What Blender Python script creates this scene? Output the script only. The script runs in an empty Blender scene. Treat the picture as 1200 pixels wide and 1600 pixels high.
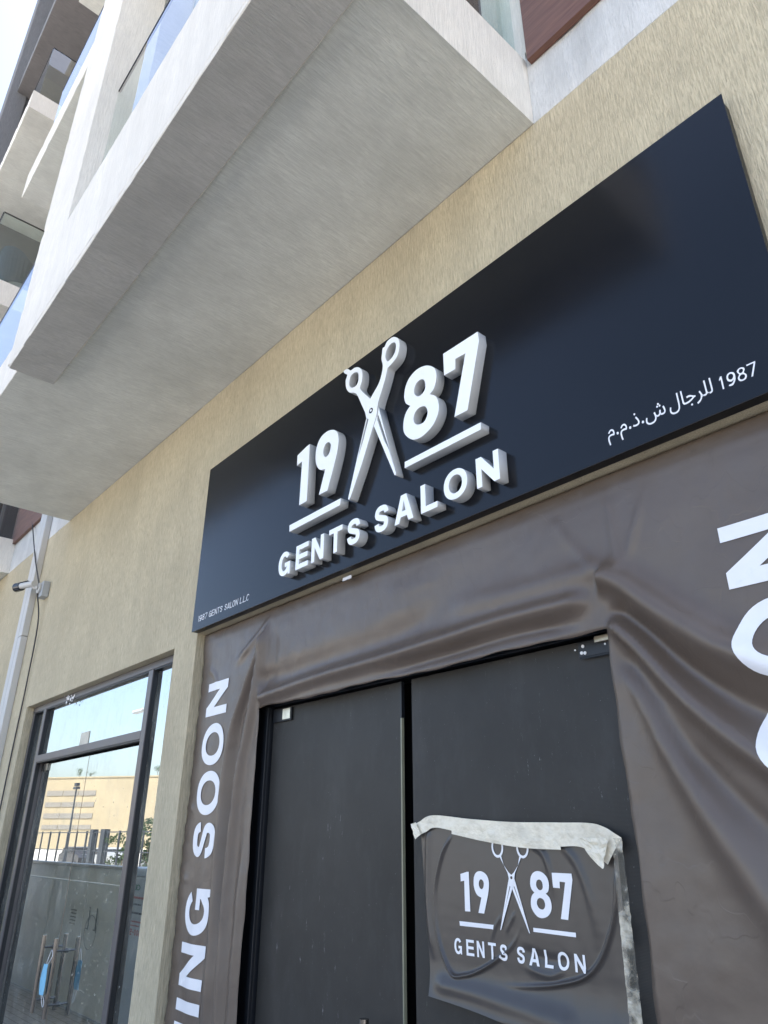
import bpy, bmesh, math, random
import numpy as np
from mathutils import Vector, Matrix
from mathutils import noise as mnoise

R = math.radians
sc = bpy.context.scene
rnd = random.Random(7)

# ------------------------------------------------------------ camera
cam_d = bpy.data.cameras.new('camera')
cam_d.sensor_width = 36.0
cam_d.lens = 25.07
cam_d.clip_start = 0.05
cam_d.clip_end = 2000
cam = bpy.data.objects.new('camera', cam_d)
sc.collection.objects.link(cam)
_right = Vector((0.657178, 0.753735, 0.000930)); _down = Vector((-0.312562, 0.273643, -0.909629)); _fwd = Vector((-0.685873, 0.597497, 0.415421))
_m = Matrix((( _right.x, -_down.x, -_fwd.x, 0.0), (_right.y, -_down.y, -_fwd.y, -1.84),
             (_right.z, -_down.z, -_fwd.z, 1.80), (0, 0, 0, 1)))
cam.matrix_world = _m
sc.camera = cam

# ------------------------------------------------------------ light
SUN_EL, SUN_AZ = 64.0, 14.0      # azimuth measured from +Y (behind the building) towards +X
world = bpy.data.worlds.new('World')
sc.world = world
world.use_nodes = True
wn = world.node_tree
bg = wn.nodes['Background']
sky = wn.nodes.new('ShaderNodeTexSky')
sky.sky_type = 'NISHITA'
sky.sun_disc = False
sky.sun_elevation = R(SUN_EL)
sky.sun_rotation = R(SUN_AZ)
sky.altitude = 0
sky.air_density = 0.9
sky.dust_density = 3.1
sky.ozone_density = 0.0
wn.links.new(sky.outputs[0], bg.inputs[0])
bg.inputs[1].default_value = 0.15
sd = bpy.data.lights.new('sun', 'SUN')
sd.energy = 5.0
sd.angle = R(0.53)
sd.color = (1.0, 0.965, 0.91)
sun = bpy.data.objects.new('sun', sd)
sc.collection.objects.link(sun)
_sv = Vector((math.sin(R(SUN_AZ))*math.cos(R(SUN_EL)), math.cos(R(SUN_AZ))*math.cos(R(SUN_EL)), math.sin(R(SUN_EL))))
sun.rotation_euler = _sv.to_track_quat('Z', 'Y').to_euler()
sun.location = (0, 0, 40)
sc.view_settings.view_transform = 'Standard'
sc.view_settings.look = 'None'
sc.view_settings.exposure = 1.92
sc.view_settings.gamma = 1.0
sc.view_settings.use_curve_mapping = False

# ------------------------------------------------------------ helpers
COL = sc.collection
def tag(o, label=None, cat=None, group=None, kind=None):
    if label: o['label'] = label
    if cat: o['category'] = cat
    if group: o['group'] = group
    if kind: o['kind'] = kind
    return o
def thing(name, loc, label, cat, group=None):
    o = bpy.data.objects.new(name, None)
    o.empty_display_size = 0.1
    COL.objects.link(o)
    o.location = loc
    return tag(o, label, cat, group)
def origin(p):
    v = Vector((0, 0, 0))
    while p is not None:
        v += p.location
        p = p.parent
    return v
def finish(name, bm, mat, parent=None, smooth=False, base=None):
    """bm is given in world coordinates; the object is placed under its parent."""
    if base is None:
        off = origin(parent)
    else:
        off = Vector(base)
    if off.length > 0:
        bmesh.ops.translate(bm, verts=bm.verts, vec=-off)
    bmesh.ops.recalc_face_normals(bm, faces=bm.faces) if not smooth == 'keep' else None
    me = bpy.data.meshes.new(name)
    bm.to_mesh(me); bm.free()
    o = bpy.data.objects.new(name, me)
    COL.objects.link(o)
    if mat:
        me.materials.append(mat)
    if smooth:
        for p in me.polygons: p.use_smooth = True
    if parent is not None:
        o.parent = parent
        o.location = off - origin(parent)
    else:
        o.location = off
    return o
def copy_tree(o, parent=None, dloc=None):
    c = o.copy(); COL.objects.link(c)
    c.parent = parent
    if dloc is not None: c.location = o.location + Vector(dloc)
    for ch in list(o.children):
        copy_tree(ch, c)
    return c
def box(bm, x0, x1, y0, y1, z0, z1, bev=0.0):
    vs = [bm.verts.new(v) for v in ((x0,y0,z0),(x1,y0,z0),(x1,y1,z0),(x0,y1,z0),(x0,y0,z1),(x1,y0,z1),(x1,y1,z1),(x0,y1,z1))]
    fs = [bm.faces.new([vs[i] for i in f]) for f in ((0,3,2,1),(4,5,6,7),(0,1,5,4),(1,2,6,5),(2,3,7,6),(3,0,4,7))]
    if bev:
        es = set()
        for f in fs:
            for e in f.edges: es.add(e)
        bmesh.ops.bevel(bm, geom=list(es), offset=bev, segments=2, affect='EDGES', profile=0.5)
    return vs
def boxo(name, mat, parent, *b, bev=0.0):
    bm = bmesh.new(); box(bm, *b, bev=bev)
    return finish(name, bm, mat, parent)
def rough_bar(bm, ax, a0, a1, b0, b1, c0, c1, step=0.05, amp=0.0015, seed=0):
    """a long plastered block with slightly uneven arrises; ax = long axis 0 (x) or 2 (z); b and c are the two others in order"""
    r = random.Random(seed)
    n = max(1, int((a1-a0)/step))
    rings = []
    be = 0.004
    for i in range(n+1):
        a = a0+(a1-a0)*i/n
        ring = []
        j = lambda: r.uniform(-amp, amp)
        for (b, c) in ((b0+be, c0), (b1-be, c0), (b1, c0+be), (b1, c1-be), (b1-be, c1), (b0+be, c1), (b0, c1-be), (b0, c0+be)):
            bb, cc = b+j()*.4, c+j()*.4
            if r.random() < 0.06:
                bb += (-1 if b > (b0+b1)/2 else 1)*amp*2.2; cc += (-1 if c > (c0+c1)/2 else 1)*amp*2.2
            ring.append(bm.verts.new((a, bb, cc) if ax == 0 else ((bb, cc, a) if ax == 2 else (bb, a, cc))))
        rings.append(ring)
    for i in range(n):
        for k in range(8):
            bm.faces.new((rings[i][k], rings[i][(k+1)%8], rings[i+1][(k+1)%8], rings[i+1][k]))
    bm.faces.new(rings[0]); bm.faces.new(list(reversed(rings[-1])))
def tube(bm, p0, p1, r0, r1=None, seg=12, caps=True):
    if r1 is None: r1 = r0
    p0, p1 = Vector(p0), Vector(p1)
    q = (p1-p0).to_track_quat('Z', 'Y')
    A, B = [], []
    for i in range(seg):
        a = 2*math.pi*i/seg
        d = q @ Vector((math.cos(a), math.sin(a), 0))
        A.append(bm.verts.new(p0+d*r0)); B.append(bm.verts.new(p1+d*r1))
    for i in range(seg):
        bm.faces.new((A[i], A[(i+1)%seg], B[(i+1)%seg], B[i]))
    if caps:
        bm.faces.new(list(reversed(A))); bm.faces.new(B)
def path_tube(bm, pts, r, seg=8):
    pts = [Vector(p) for p in pts]
    rings = []
    for i, p in enumerate(pts):
        t = (pts[min(i+1, len(pts)-1)]-pts[max(i-1, 0)]).normalized()
        s = t.cross(Vector((0, 1, 0)));  s = s.normalized() if s.length > .01 else Vector((1, 0, 0))
        u = t.cross(s).normalized()
        rings.append([bm.verts.new(p+(s*math.cos(2*math.pi*k/seg)+u*math.sin(2*math.pi*k/seg))*r) for k in range(seg)])
    for a, b in zip(rings, rings[1:]):
        for k in range(seg):
            bm.faces.new((a[k], a[(k+1)%seg], b[(k+1)%seg], b[k]))
    bm.faces.new(rings[0]); bm.faces.new(list(reversed(rings[-1])))
def smooth_path(pts, n=6):
    P = [Vector(p) for p in pts]; out = []
    for i in range(len(P)-1):
        a, b, c, d = P[max(i-1,0)], P[i], P[i+1], P[min(i+2,len(P)-1)]
        for k in range(n):
            t = k/n
            out.append(0.5*((2*b)+(c-a)*t+(2*a-5*b+4*c-d)*t*t+(3*b-a-3*c+d)*t**3))
    out.append(P[-1]); return out

# ------------------------------------------------------------ materials
def mat_new(name):
    m = bpy.data.materials.new(name); m.use_nodes = True
    nt = m.node_tree; b = nt.nodes['Principled BSDF']
    return m, nt, b
def N(nt, t, **kw):
    n = nt.nodes.new(t)
    for k, v in kw.items():
        if hasattr(n, k): setattr(n, k, v)
        else: n.inputs[k.replace('_', ' ')].default_value = v
    return n
def coords(nt, scale=(1, 1, 1)):
    g = N(nt, 'ShaderNodeNewGeometry')
    mp = N(nt, 'ShaderNodeMapping')
    mp.inputs['Scale'].default_value = scale
    nt.links.new(g.outputs['Position'], mp.inputs[0])
    return mp.outputs[0]
def ramp(nt, src, p0, c0, p1, c1):
    r = N(nt, 'ShaderNodeValToRGB')
    e = r.color_ramp.elements
    e[0].position, e[0].color = p0, (*c0, 1) if len(c0) == 3 else c0
    e[1].position, e[1].color = p1, (*c1, 1) if len(c1) == 3 else c1
    nt.links.new(src, r.inputs[0])
    return r.outputs[0]
def noise(nt, vec, scale, detail=4, rough=.55):
    n = N(nt, 'ShaderNodeTexNoise')
    n.inputs['Scale'].default_value = scale; n.inputs['Detail'].default_value = detail; n.inputs['Roughness'].default_value = rough
    nt.links.new(vec, n.inputs['Vector'])
    return n.outputs['Fac']
def mix(nt, fac, a, b, mode='MIX'):
    m = N(nt, 'ShaderNodeMix'); m.data_type = 'RGBA'; m.blend_type = mode
    for sock, v in ((m.inputs[0], fac), (m.inputs[6], a), (m.inputs[7], b)):
        if isinstance(v, (int, float)): sock.default_value = v
        elif isinstance(v, tuple): sock.default_value = (*v, 1) if len(v) == 3 else v
        else: nt.links.new(v, sock)
    return m.outputs[2]
def mathn(nt, op, a, b=None):
    m = N(nt, 'ShaderNodeMath'); m.operation = op
    for s, v in ((m.inputs[0], a), (m.inputs[1], b)):
        if v is None: continue
        if isinstance(v, (int, float)): s.default_value = v
        else: nt.links.new(v, s)
    return m.outputs[0]
def bump(nt, bsdf, h, strength=.5, dist=.01, prev=None):
    b = N(nt, 'ShaderNodeBump')
    b.inputs['Strength'].default_value = strength; b.inputs['Distance'].default_value = dist
    nt.links.new(h, b.inputs['Height'])
    if prev is not None: nt.links.new(prev, b.inputs['Normal'])
    nt.links.new(b.outputs[0], bsdf.inputs['Normal'])
    return b.outputs[0]
def simple(name, col, rough=.5, metal=0.0, var=.15, vs=8.0, spec=.5, bmp=0.0, bs=60.0):
    m, nt, b = mat_new(name)
    v = coords(nt)
    n = noise(nt, v, vs, 5)
    c = ramp(nt, n, .3, tuple(x*(1-var) for x in col), .7, tuple(min(1, x*(1+var)) for x in col))
    nt.links.new(c, b.inputs['Base Color'])
    b.inputs['Roughness'].default_value = rough
    b.inputs['Metallic'].default_value = metal
    b.inputs['Specular IOR Level'].default_value = spec
    if bmp: bump(nt, b, noise(nt, v, bs, 4), bmp, .003)
    return m
def plaster(name, col, along='z', groove=.8, dark=.72, gs=1.0, stain=.12, dist=.005, fine_c=.2):
    """worm-scratched render: long narrow grooves running along one axis"""
    m, nt, b = mat_new(name)
    st = {'z': (1, 1, .10), 'y': (1, .10, 1), 'x': (.10, 1, 1)}[along]
    v = coords(nt, st)
    g1 = noise(nt, v, 120*gs, 3, .6)
    g2 = noise(nt, v, 210*gs, 3, .6)
    v1 = coords(nt)
    patch = noise(nt, v1, 9, 3, .6)
    thr = ramp(nt, g1, .33, (0, 0, 0), .47, (1, 1, 1))
    thr2 = ramp(nt, g2, .28, (0, 0, 0), .45, (1, 1, 1))
    t = mathn(nt, 'MULTIPLY', thr, thr2)
    pm = ramp(nt, patch, .38, (0, 0, 0), .62, (1, 1, 1))
    t = mathn(nt, 'MAXIMUM', t, mathn(nt, 'MULTIPLY', pm, .62))
    big = noise(nt, v1, 1.3, 5, .6)
    streak = noise(nt, coords(nt, (1, 1, .12)), 5, 5, .6)
    c1 = ramp(nt, big, .3, tuple(x*(1-stain) for x in col), .7, tuple(x*(1+stain*.6) for x in col))
    c2 = mix(nt, .8, c1, ramp(nt, streak, .35, (1-stain,)*3, .62, (1, 1, 1)), 'MULTIPLY')
    v3 = coords(nt, {'z': (1, 1, .05), 'y': (1, .05, 1), 'x': (.05, 1, 1)}[along])
    lines = noise(nt, v3, 150*gs, 2, .6)
    c2 = mix(nt, 1.0, c2, ramp(nt, lines, .34, (1-fine_c,)*3, .62, (1.05,)*3), 'MULTIPLY')
    c3 = mix(nt, t, tuple(x*dark for x in col), c2)
    fine = noise(nt, v1, 420, 2, .7)
    c4 = mix(nt, .5, c3, ramp(nt, fine, .25, (.82,)*3, .7, (1.06,)*3), 'MULTIPLY')
    nt.links.new(c4, b.inputs['Base Color'])
    b.inputs['Roughness'].default_value = .9
    b.inputs['Specular IOR Level'].default_value = .2
    hb = mathn(nt, 'ADD', mathn(nt, 'MULTIPLY', t, 1.0), mathn(nt, 'MULTIPLY', fine, .18))
    hb = mathn(nt, 'ADD', hb, mathn(nt, 'MULTIPLY', g1, .5))
    hb = mathn(nt, 'ADD', hb, mathn(nt, 'MULTIPLY', lines, 1.2))
    bump(nt, b, hb, groove, dist)
    return m
def glass(name, tint, ior, rough=.0, dirt=0.0, glosscol=(1, 1, 1), warp=0.0):
    m = bpy.data.materials.new(name); m.use_nodes = True
    nt = m.node_tree; nt.nodes.clear()
    out = N(nt, 'ShaderNodeOutputMaterial')
    fr = N(nt, 'ShaderNodeFresnel'); fr.inputs[0].default_value = ior
    tr = N(nt, 'ShaderNodeBsdfTransparent'); tr.inputs[0].default_value = (*tint, 1)
    gl = N(nt, 'ShaderNodeBsdfGlossy'); gl.inputs['Roughness'].default_value = rough; gl.inputs['Color'].default_value = (*glosscol, 1)
    mx = N(nt, 'ShaderNodeMixShader')
    gm = N(nt, 'ShaderNodeNewGeometry')
    front = mathn(nt, 'MULTIPLY', fr.outputs[0], mathn(nt, 'SUBTRACT', 1.0, gm.outputs['Backfacing']))
    nt.links.new(front, mx.inputs[0]); nt.links.new(tr.outputs[0], mx.inputs[1]); nt.links.new(gl.outputs[0], mx.inputs[2])
    if warp:
        bb = N(nt, 'ShaderNodeBump'); bb.inputs['Strength'].default_value = warp; bb.inputs['Distance'].default_value = .01
        nt.links.new(noise(nt, coords(nt), 2.2, 1), bb.inputs['Height']); nt.links.new(bb.outputs[0], gl.inputs['Normal'])
    last = mx.outputs[0]
    if dirt:
        df = N(nt, 'ShaderNodeBsdfDiffuse'); df.inputs[0].default_value = (.55, .55, .5, 1)
        v = coords(nt)
        n1 = noise(nt, v, 3.5, 8, .72); n2 = noise(nt, coords(nt, (1, 1, .15)), 30, 4, .6); n3 = noise(nt, v, 55, 2, .5)
        f = mathn(nt, 'MULTIPLY', ramp(nt, n1, .45, (0, 0, 0), .75, (1, 1, 1)), ramp(nt, n2, .35, (.25,)*3, .7, (1, 1, 1)))
        f = mathn(nt, 'MAXIMUM', mathn(nt, 'MULTIPLY', f, dirt), mathn(nt, 'MULTIPLY', ramp(nt, n3, .70, (0, 0, 0), .74, (1, 1, 1)), .5))
        f = mathn(nt, 'ADD', f, dirt*.12)
        m2 = N(nt, 'ShaderNodeMixShader')
        nt.links.new(f, m2.inputs[0]); nt.links.new(last, m2.inputs[1]); nt.links.new(df.outputs[0], m2.inputs[2])
        last = m2.outputs[0]
    nt.links.new(last, out.inputs[0])
    return m

M_wall = plaster('beige_scratched_render', (.605, .530, .375), 'z', .6, .70, gs=1.4, fine_c=.22)
M_white = plaster('white_render', (.78, .74, .665), 'z', .4, .88, gs=1.0, stain=.1, dist=.004, fine_c=.07)
M_soffit = plaster('white_render_soffit', (.74, .75, .70), 'y', .4, .84, gs=1.3, stain=.13, fine_c=.11)
M_strip = plaster('grey_render_soffit', (.52, .515, .49), 'y', .4, .82, gs=1.3, stain=.13, fine_c=.11)
M_band = plaster('white_painted_band', (.70, .70, .68), 'z', .45, .80, gs=1.5, stain=.24, fine_c=.06)
M_grey = plaster('grey_render', (.20, .20, .205), 'z', .4, .85, stain=.08, dist=.003)
M_dark = plaster('dark_grey_render', (.20, .19, .19), 'y', .4, .85, stain=.1, dist=.003)
M_darkw = simple('dark_grey_wall_render', (.10, .105, .11), .9, 0, .05, 2)
M_frame = simple('grey_aluminium_frame', (.125, .115, .115), .42, .3, .06, 3)
M_frameblk = simple('black_aluminium_frame', (.012, .014, .018), .4, .2, .1, 3)
M_rail = simple('black_rail', (.01, .011, .013), .35, .5, .05)
M_steel = simple('brushed_steel', (.20, .19, .18), .24, 1.0, .08, 20)
M_brass = simple('scratched_steel_patch', (.62, .58, .48), .32, 1.0, .15, 40)
M_pvc = simple('white_plastic_trunking', (.52, .515, .50), .45, 0, .04, 5)
M_pvcdk = simple('grey_plastic_box', (.36, .38, .40), .5, 0, .05, 5)
M_cable = simple('dark_cable', (.03, .028, .028), .5)
M_black = simple('black_plastic', (.012, .014, .02), .25)
M_bglass = glass('balcony_glass', (.88, .93, .92), 2.0, 0.0)
M_shop = glass('shop_glass', (.50, .58, .55), 10.0, 0.004, .30, (.95, .99, .98), .012)
M_window = glass('dark_window_glass', (.3, .34, .35), 1.8, 0.0)
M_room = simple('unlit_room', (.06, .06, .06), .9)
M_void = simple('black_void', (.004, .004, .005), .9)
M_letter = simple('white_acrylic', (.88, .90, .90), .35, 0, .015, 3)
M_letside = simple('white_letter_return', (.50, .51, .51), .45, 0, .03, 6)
M_print = simple('white_vinyl_print', (.78, .78, .80), .42, 0, .03, 10)

def wood_mat():
    m, nt, b = mat_new('red_brown_timber')
    v = coords(nt, (.25, 1, 4))
    n = noise(nt, v, 9, 6, .6)
    n2 = noise(nt, coords(nt, (.08, 1, 1)), 60, 3, .6)
    c = mix(nt, .5, ramp(nt, n, .3, (.10, .038, .024), .72, (.24, .115, .075)), ramp(nt, n2, .3, (.08, .033, .022), .7, (.22, .105, .07)))
    nt.links.new(c, b.inputs['Base Color']); b.inputs['Roughness'].default_value = .5
    bump(nt, b, n2, .2, .002)
    return m
M_wood = wood_mat()
def sign_mat():
    m, nt, b = mat_new('black_composite_panel')
    v = coords(nt)
    n = noise(nt, v, 1.2, 3, .5)
    nt.links.new(ramp(nt, n, .3, (.003, .004, .006), .7, (.005, .006, .009)), b.inputs['Base Color'])
    sm = noise(nt, coords(nt, (1, 1, .4)), 2, 4, .5)
    nt.links.new(ramp(nt, sm, .3, (.15,)*3, .75, (.21,)*3), b.inputs['Roughness'])
    b.inputs['Specular IOR Level'].default_value = .32
    b.inputs['IOR'].default_value = 1.5
    return m
M_sign = sign_mat()
def banner_mat():
    m, nt, b = mat_new('taupe_vinyl_banner')
    v = coords(nt)
    n = noise(nt, v, 2.2, 6, .62)
    c = ramp(nt, n, .3, (.090, .066, .050), .72, (.116, .090, .071))
    sm = noise(nt, coords(nt, (1, 1, .5)), 16, 7, .75)
    c = mix(nt, ramp(nt, sm, .60, (0, 0, 0), .78, (.35,)*3), c, (.05, .043, .041))
    nt.links.new(c, b.inputs['Base Color'])
    nt.links.new(ramp(nt, sm, .35, (.34,)*3, .75, (.50,)*3), b.inputs['Roughness'])
    b.inputs['Specular IOR Level'].default_value = .62
    cre = ramp(nt, noise(nt, v, 5.5, 3, .5), .485, (0, 0, 0), .5, (1, 1, 1))
    cre2 = ramp(nt, noise(nt, coords(nt, (1, 1, .6)), 9, 2, .5), .5, (0, 0, 0), .512, (1, 1, 1))
    h = mathn(nt, 'ADD', noise(nt, v, 7, 4, .5), mathn(nt, 'MULTIPLY', noise(nt, v, 600, 1), .03))
    h = mathn(nt, 'ADD', h, mathn(nt, 'MULTIPLY', mathn(nt, 'MULTIPLY', cre, cre2), .12))
    bump(nt, b, h, .25, .012)
    return m
M_banner = banner_mat()
def door_mat(name, ax):
    m, nt, b = mat_new(name)
    v = coords(nt)
    w = N(nt, 'ShaderNodeTexWave'); w.wave_type = 'BANDS'; w.bands_direction = ax
    w.inputs['Scale'].default_value = 95; w.inputs['Distortion'].default_value = .3
    nt.links.new(v, w.inputs['Vector'])
    n = noise(nt, v, 2.5, 6, .65)
    base = ramp(nt, n, .3, (.020, .0195, .018), .72, (.033, .032, .030))
    scr = noise(nt, coords(nt, (7, 7, 1.1)), 9, 8, .8)
    zone = noise(nt, v, 2.0, 3, .5)
    s = mathn(nt, 'MULTIPLY', ramp(nt, scr, .63, (0, 0, 0), .67, (1, 1, 1)), ramp(nt, zone, .48, (0, 0, 0), .62, (1, 1, 1)))
    sm = ramp(nt, noise(nt, coords(nt, (1, 1, .35)), 11, 7, .7), .5, (0, 0, 0), .85, (.35,)*3)
    speck = ramp(nt, noise(nt, v, 170, 1), .80, (0, 0, 0), .82, (.45,)*3)
    c = mix(nt, sm, base, (.07, .07, .07))
    c = mix(nt, mathn(nt, 'MAXIMUM', s, speck), c, (.34, .35, .35))
    nt.links.new(c, b.inputs['Base Color'])
    b.inputs['Roughness'].default_value = .5
    b.inputs['Specular IOR Level'].default_value = .32
    h = mathn(nt, 'ADD', mathn(nt, 'MULTIPLY', w.outputs['Fac'], .5), mathn(nt, 'MULTIPLY', n, .6))
    bump(nt, b, h, .16, .003)
    return m
M_doorV = door_mat('black_fluted_sheet_upright', 'X')
M_doorH = door_mat('black_fluted_sheet_level', 'Z')
def film_mat():
    m, nt, b = mat_new('brown_printed_film')
    v = coords(nt)
    n = noise(nt, v, 5, 5, .6)
    nt.links.new(ramp(nt, n, .3, (.040, .034, .030), .7, (.052, .045, .041)), b.inputs['Base Color'])
    b.inputs['Roughness'].default_value = .33
    b.inputs['Specular IOR Level'].default_value = .6
    bump(nt, b, noise(nt, coords(nt, (1, 1, .5)), 26, 6, .65), .015, .004)
    return m
M_film = film_mat()
def tape_mat():
    m = bpy.data.materials.new('crumpled_clear_tape'); m.use_nodes = True
    nt = m.node_tree; b = nt.nodes['Principled BSDF']
    v = coords(nt)
    n = noise(nt, v, 40, 6, .7)
    nt.links.new(ramp(nt, n, .3, (.73, .67, .53), .7, (.80, .74, .60)), b.inputs['Base Color'])
    b.inputs['Roughness'].default_value = .3
    nt.links.new(ramp(nt, noise(nt, v, 14, 4), .35, (.80,)*3, .55, (.97,)*3), b.inputs['Alpha'])
    bump(nt, b, noise(nt, v, 26, 4, .6), .8, .008)
    return m
M_tape = tape_mat()
M_clear = tape_mat(); M_clear.name = 'clear_parcel_tape'
for _n in M_clear.node_tree.nodes:
    if _n.type == 'VALTORGB' and abs(_n.color_ramp.elements[0].color[0]-.80) < .01:
        _n.color_ramp.elements[0].color = (.12, .12, .12, 1); _n.color_ramp.elements[1].color = (.7, .7, .7, 1)
        _n.color_ramp.elements[0].position = .42; _n.color_ramp.elements[1].position = .60

# ============================================================ SETTING
def sheet(name, mat, x0, x1, y0, y1, z):
    bm = bmesh.new()
    bm.faces.new([bm.verts.new(v) for v in ((x0,y0,z),(x1,y0,z),(x1,y1,z),(x0,y1,z))])
    return tag(finish(name, bm, mat), kind='structure')
M_sand = simple('pale_sandy_ground', (.43, .41, .375), .95, 0, .12, .6)
M_asph = simple('asphalt', (.055, .055, .058), .85, 0, .2, 3)
M_kerb = simple('concrete_kerb', (.42, .41, .38), .85, 0, .1, 2)
def paver_mat():
    m, nt, b = mat_new('pale_concrete_paving')
    br = N(nt, 'ShaderNodeTexBrick')
    br.inputs['Scale'].default_value = 1
    br.inputs['Color1'].default_value = (.42, .405, .375, 1); br.inputs['Color2'].default_value = (.36, .35, .325, 1)
    br.inputs['Mortar'].default_value = (.2, .18, .15, 1)
    br.inputs['Brick Width'].default_value = .2; br.inputs['Row Height'].default_value = .1; br.inputs['Mortar Size'].default_value = .005
    nt.links.new(coords(nt), br.inputs['Vector'])
    nt.links.new(br.outputs[0], b.inputs['Base Color']); b.inputs['Roughness'].default_value = .9
    return m
M_pave = paver_mat()
sheet('ground', M_sand, -700, 500, -600, 400, -.30)
sheet('road', M_asph, -400, 300, -12, -5.15, -.13)
pv = bmesh.new(); box(pv, -60, 40, -5.0, 0.3, -.29, 0)
tag(finish('pavement', pv, M_pave), kind='structure')
kb = bmesh.new(); box(kb, -60, 40, -5.15, -5.003, -.29, .01, bev=.01)
box(kb, -400, 300, -12.18, -12.0, -.29, .0, bev=.01)
tag(finish('kerb', kb, M_kerb), kind='structure')

# ============================================================ THE BUILDING
B = thing('apartment_building', (-5.4, 4, 0), 'beige and white rendered apartment block with glass-railed balconies over shopfronts', 'building')
bm = bmesh.new()
WT = .26
for b in ((-14.3,-6.86,0,WT,0,4.56), (-6.86,-4.03,0,WT,2.835,4.56), (-4.03,-3.75,0,WT,0,4.56),
          (-3.75,-.40,0,WT,2.869,4.56), (-.40,3.6,0,WT,0,4.56)):
    box(bm, *b)
tag(finish('ground_floor_wall', bm, M_wall, B), 'beige scratched render wall')
# body of the block behind the front wall
bm = bmesh.new()
for b in ((-14.3,3.6,8,8.3,0,18.4), (-14.3,-14.0,WT,8,0,18.4), (3.3,3.6,WT,8,0,18.4), (-14.0,3.3,WT,8,4.2,4.5)):
    box(bm, *b)
finish('rear_wall', bm, M_white, B)
bm = bmesh.new(); box(bm, -14.3, 3.6, -.25, 8.3, 18.4, 18.7)
finish('roof', bm, M_white, B)
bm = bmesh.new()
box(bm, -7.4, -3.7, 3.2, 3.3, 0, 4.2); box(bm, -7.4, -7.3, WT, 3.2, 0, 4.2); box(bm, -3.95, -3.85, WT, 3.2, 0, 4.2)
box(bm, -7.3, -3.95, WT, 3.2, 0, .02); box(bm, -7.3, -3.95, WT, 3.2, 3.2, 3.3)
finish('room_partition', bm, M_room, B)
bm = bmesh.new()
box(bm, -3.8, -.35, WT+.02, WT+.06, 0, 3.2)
finish('dark_interior_sheet', bm, M_void, B)  # black sheet stands in for the darkness inside the salon

LV = [4.56, 8.03, 11.50, 14.56, 18.02]
# floor band + upper walls (front plane y = 0)
def bandmesh(x0, x1, z0, z1, seed):
    bm = bmesh.new(); rough_bar(bm, 0, x0, x1, 0, .2, z0+.0005, z1, .06, .002, seed); return bm
tag(finish('floor_band', bandmesh(-1.144, 3.6, 4.56, 4.99, 3), M_band, B), 'white painted floor band beside the timber cladding')
finish('floor_band', bandmesh(-8.679, -6.701, 4.56, 4.99, 4), M_band, B)
up = bmesh.new(); dk = bmesh.new()
def wallseg(b, x0, x1, z0, z1): box(b, x0, x1, 0.001, WT, z0, z1)
wallseg(up, -6.7, -1.145, 4.56, 5.03)          # behind the main balcony slab
for i, z in enumerate(LV[:4]):
    zt = LV[i+1]
    f = z+.47
    # module 1: wall, window bay, wall
    wallseg(up, -1.365, -1.12, f-.04 if i else 5.03, zt)
    wallseg(up, -6.75, -3.9, 5.03 if i == 0 else f-.04, zt)
    wallseg(up, -3.9, -1.365, zt-.55, zt)
    if i: wallseg(up, -6.75, -1.12, z, f-.04)
    # behind cladding
    wallseg(up, -8.79, -6.75, 4.99 if i == 0 else z, zt)
    wallseg(up, -1.12, 3.6, 4.99 if i == 0 else z, zt)
    # module 3
    b = dk
    wallseg(b, -8.9, -8.79, f-.04, zt)
    wallseg(b, -14.3, -11.4, f-.04, zt)
    wallseg(b, -11.4, -8.9, zt-.55 if i == 0 else f-.04, zt)
    wallseg(b, -14.3, -8.68, z, f-.04) if i else wallseg(b, -14.3, -8.68, 4.56, f-.04)
wallseg(up, -14.3, 3.6, 18.02, 18.4)
tag(finish('upper_wall', up, M_white, B), 'off-white rendered upper wall')
tag(finish('upper_wall', dk, M_darkw, B), 'dark grey wall at the back of the far balconies')
for i, z in enumerate(LV[:4]):
    for x0 in ((-3.9, -11.4) if i == 0 else (-3.9,)):
        w1 = 2.535 if x0 > -5 else 2.5
        zb, zt = z+.47, LV[i+1]-.55
        bm = bmesh.new()
        for b in ((x0, x0+.05), (x0+w1/2-.03, x0+w1/2+.03), (x0+w1-.05, x0+w1)):
            box(bm, b[0], b[1], .05, .12, zb, zt)
        box(bm, x0+.05, x0+w1-.05, .055, .115, zb, zb+.05); box(bm, x0+.05, x0+w1-.05, .055, .115, zt-.05, zt)
        w = finish('window', bm, M_frame, B)
        for k in (0, 1):
            a = x0+.05+k*(w1/2-.02); boxo('pane', M_window, w, a, a+w1/2-.08, .08, .09, zb+.05, zt-.05)
# timber cladding boards, proud of the wall
for i, z in enumerate(LV[:4]):
    zs = 4.915 if i == 0 else z+.36
    zt = LV[i+1]-.01
    k = 0
    while zs < zt-.05:
        ze = min(zs+.447, zt)
        for (x0, x1) in ((-1.118, 3.55), (-8.78, -6.76)):
            boxo('cladding_board', M_wood, B, x0, x1, -.034+.001*(k % 2), -.002, zs, ze-.006, bev=.0015)
        zs = ze; k += 1

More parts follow.
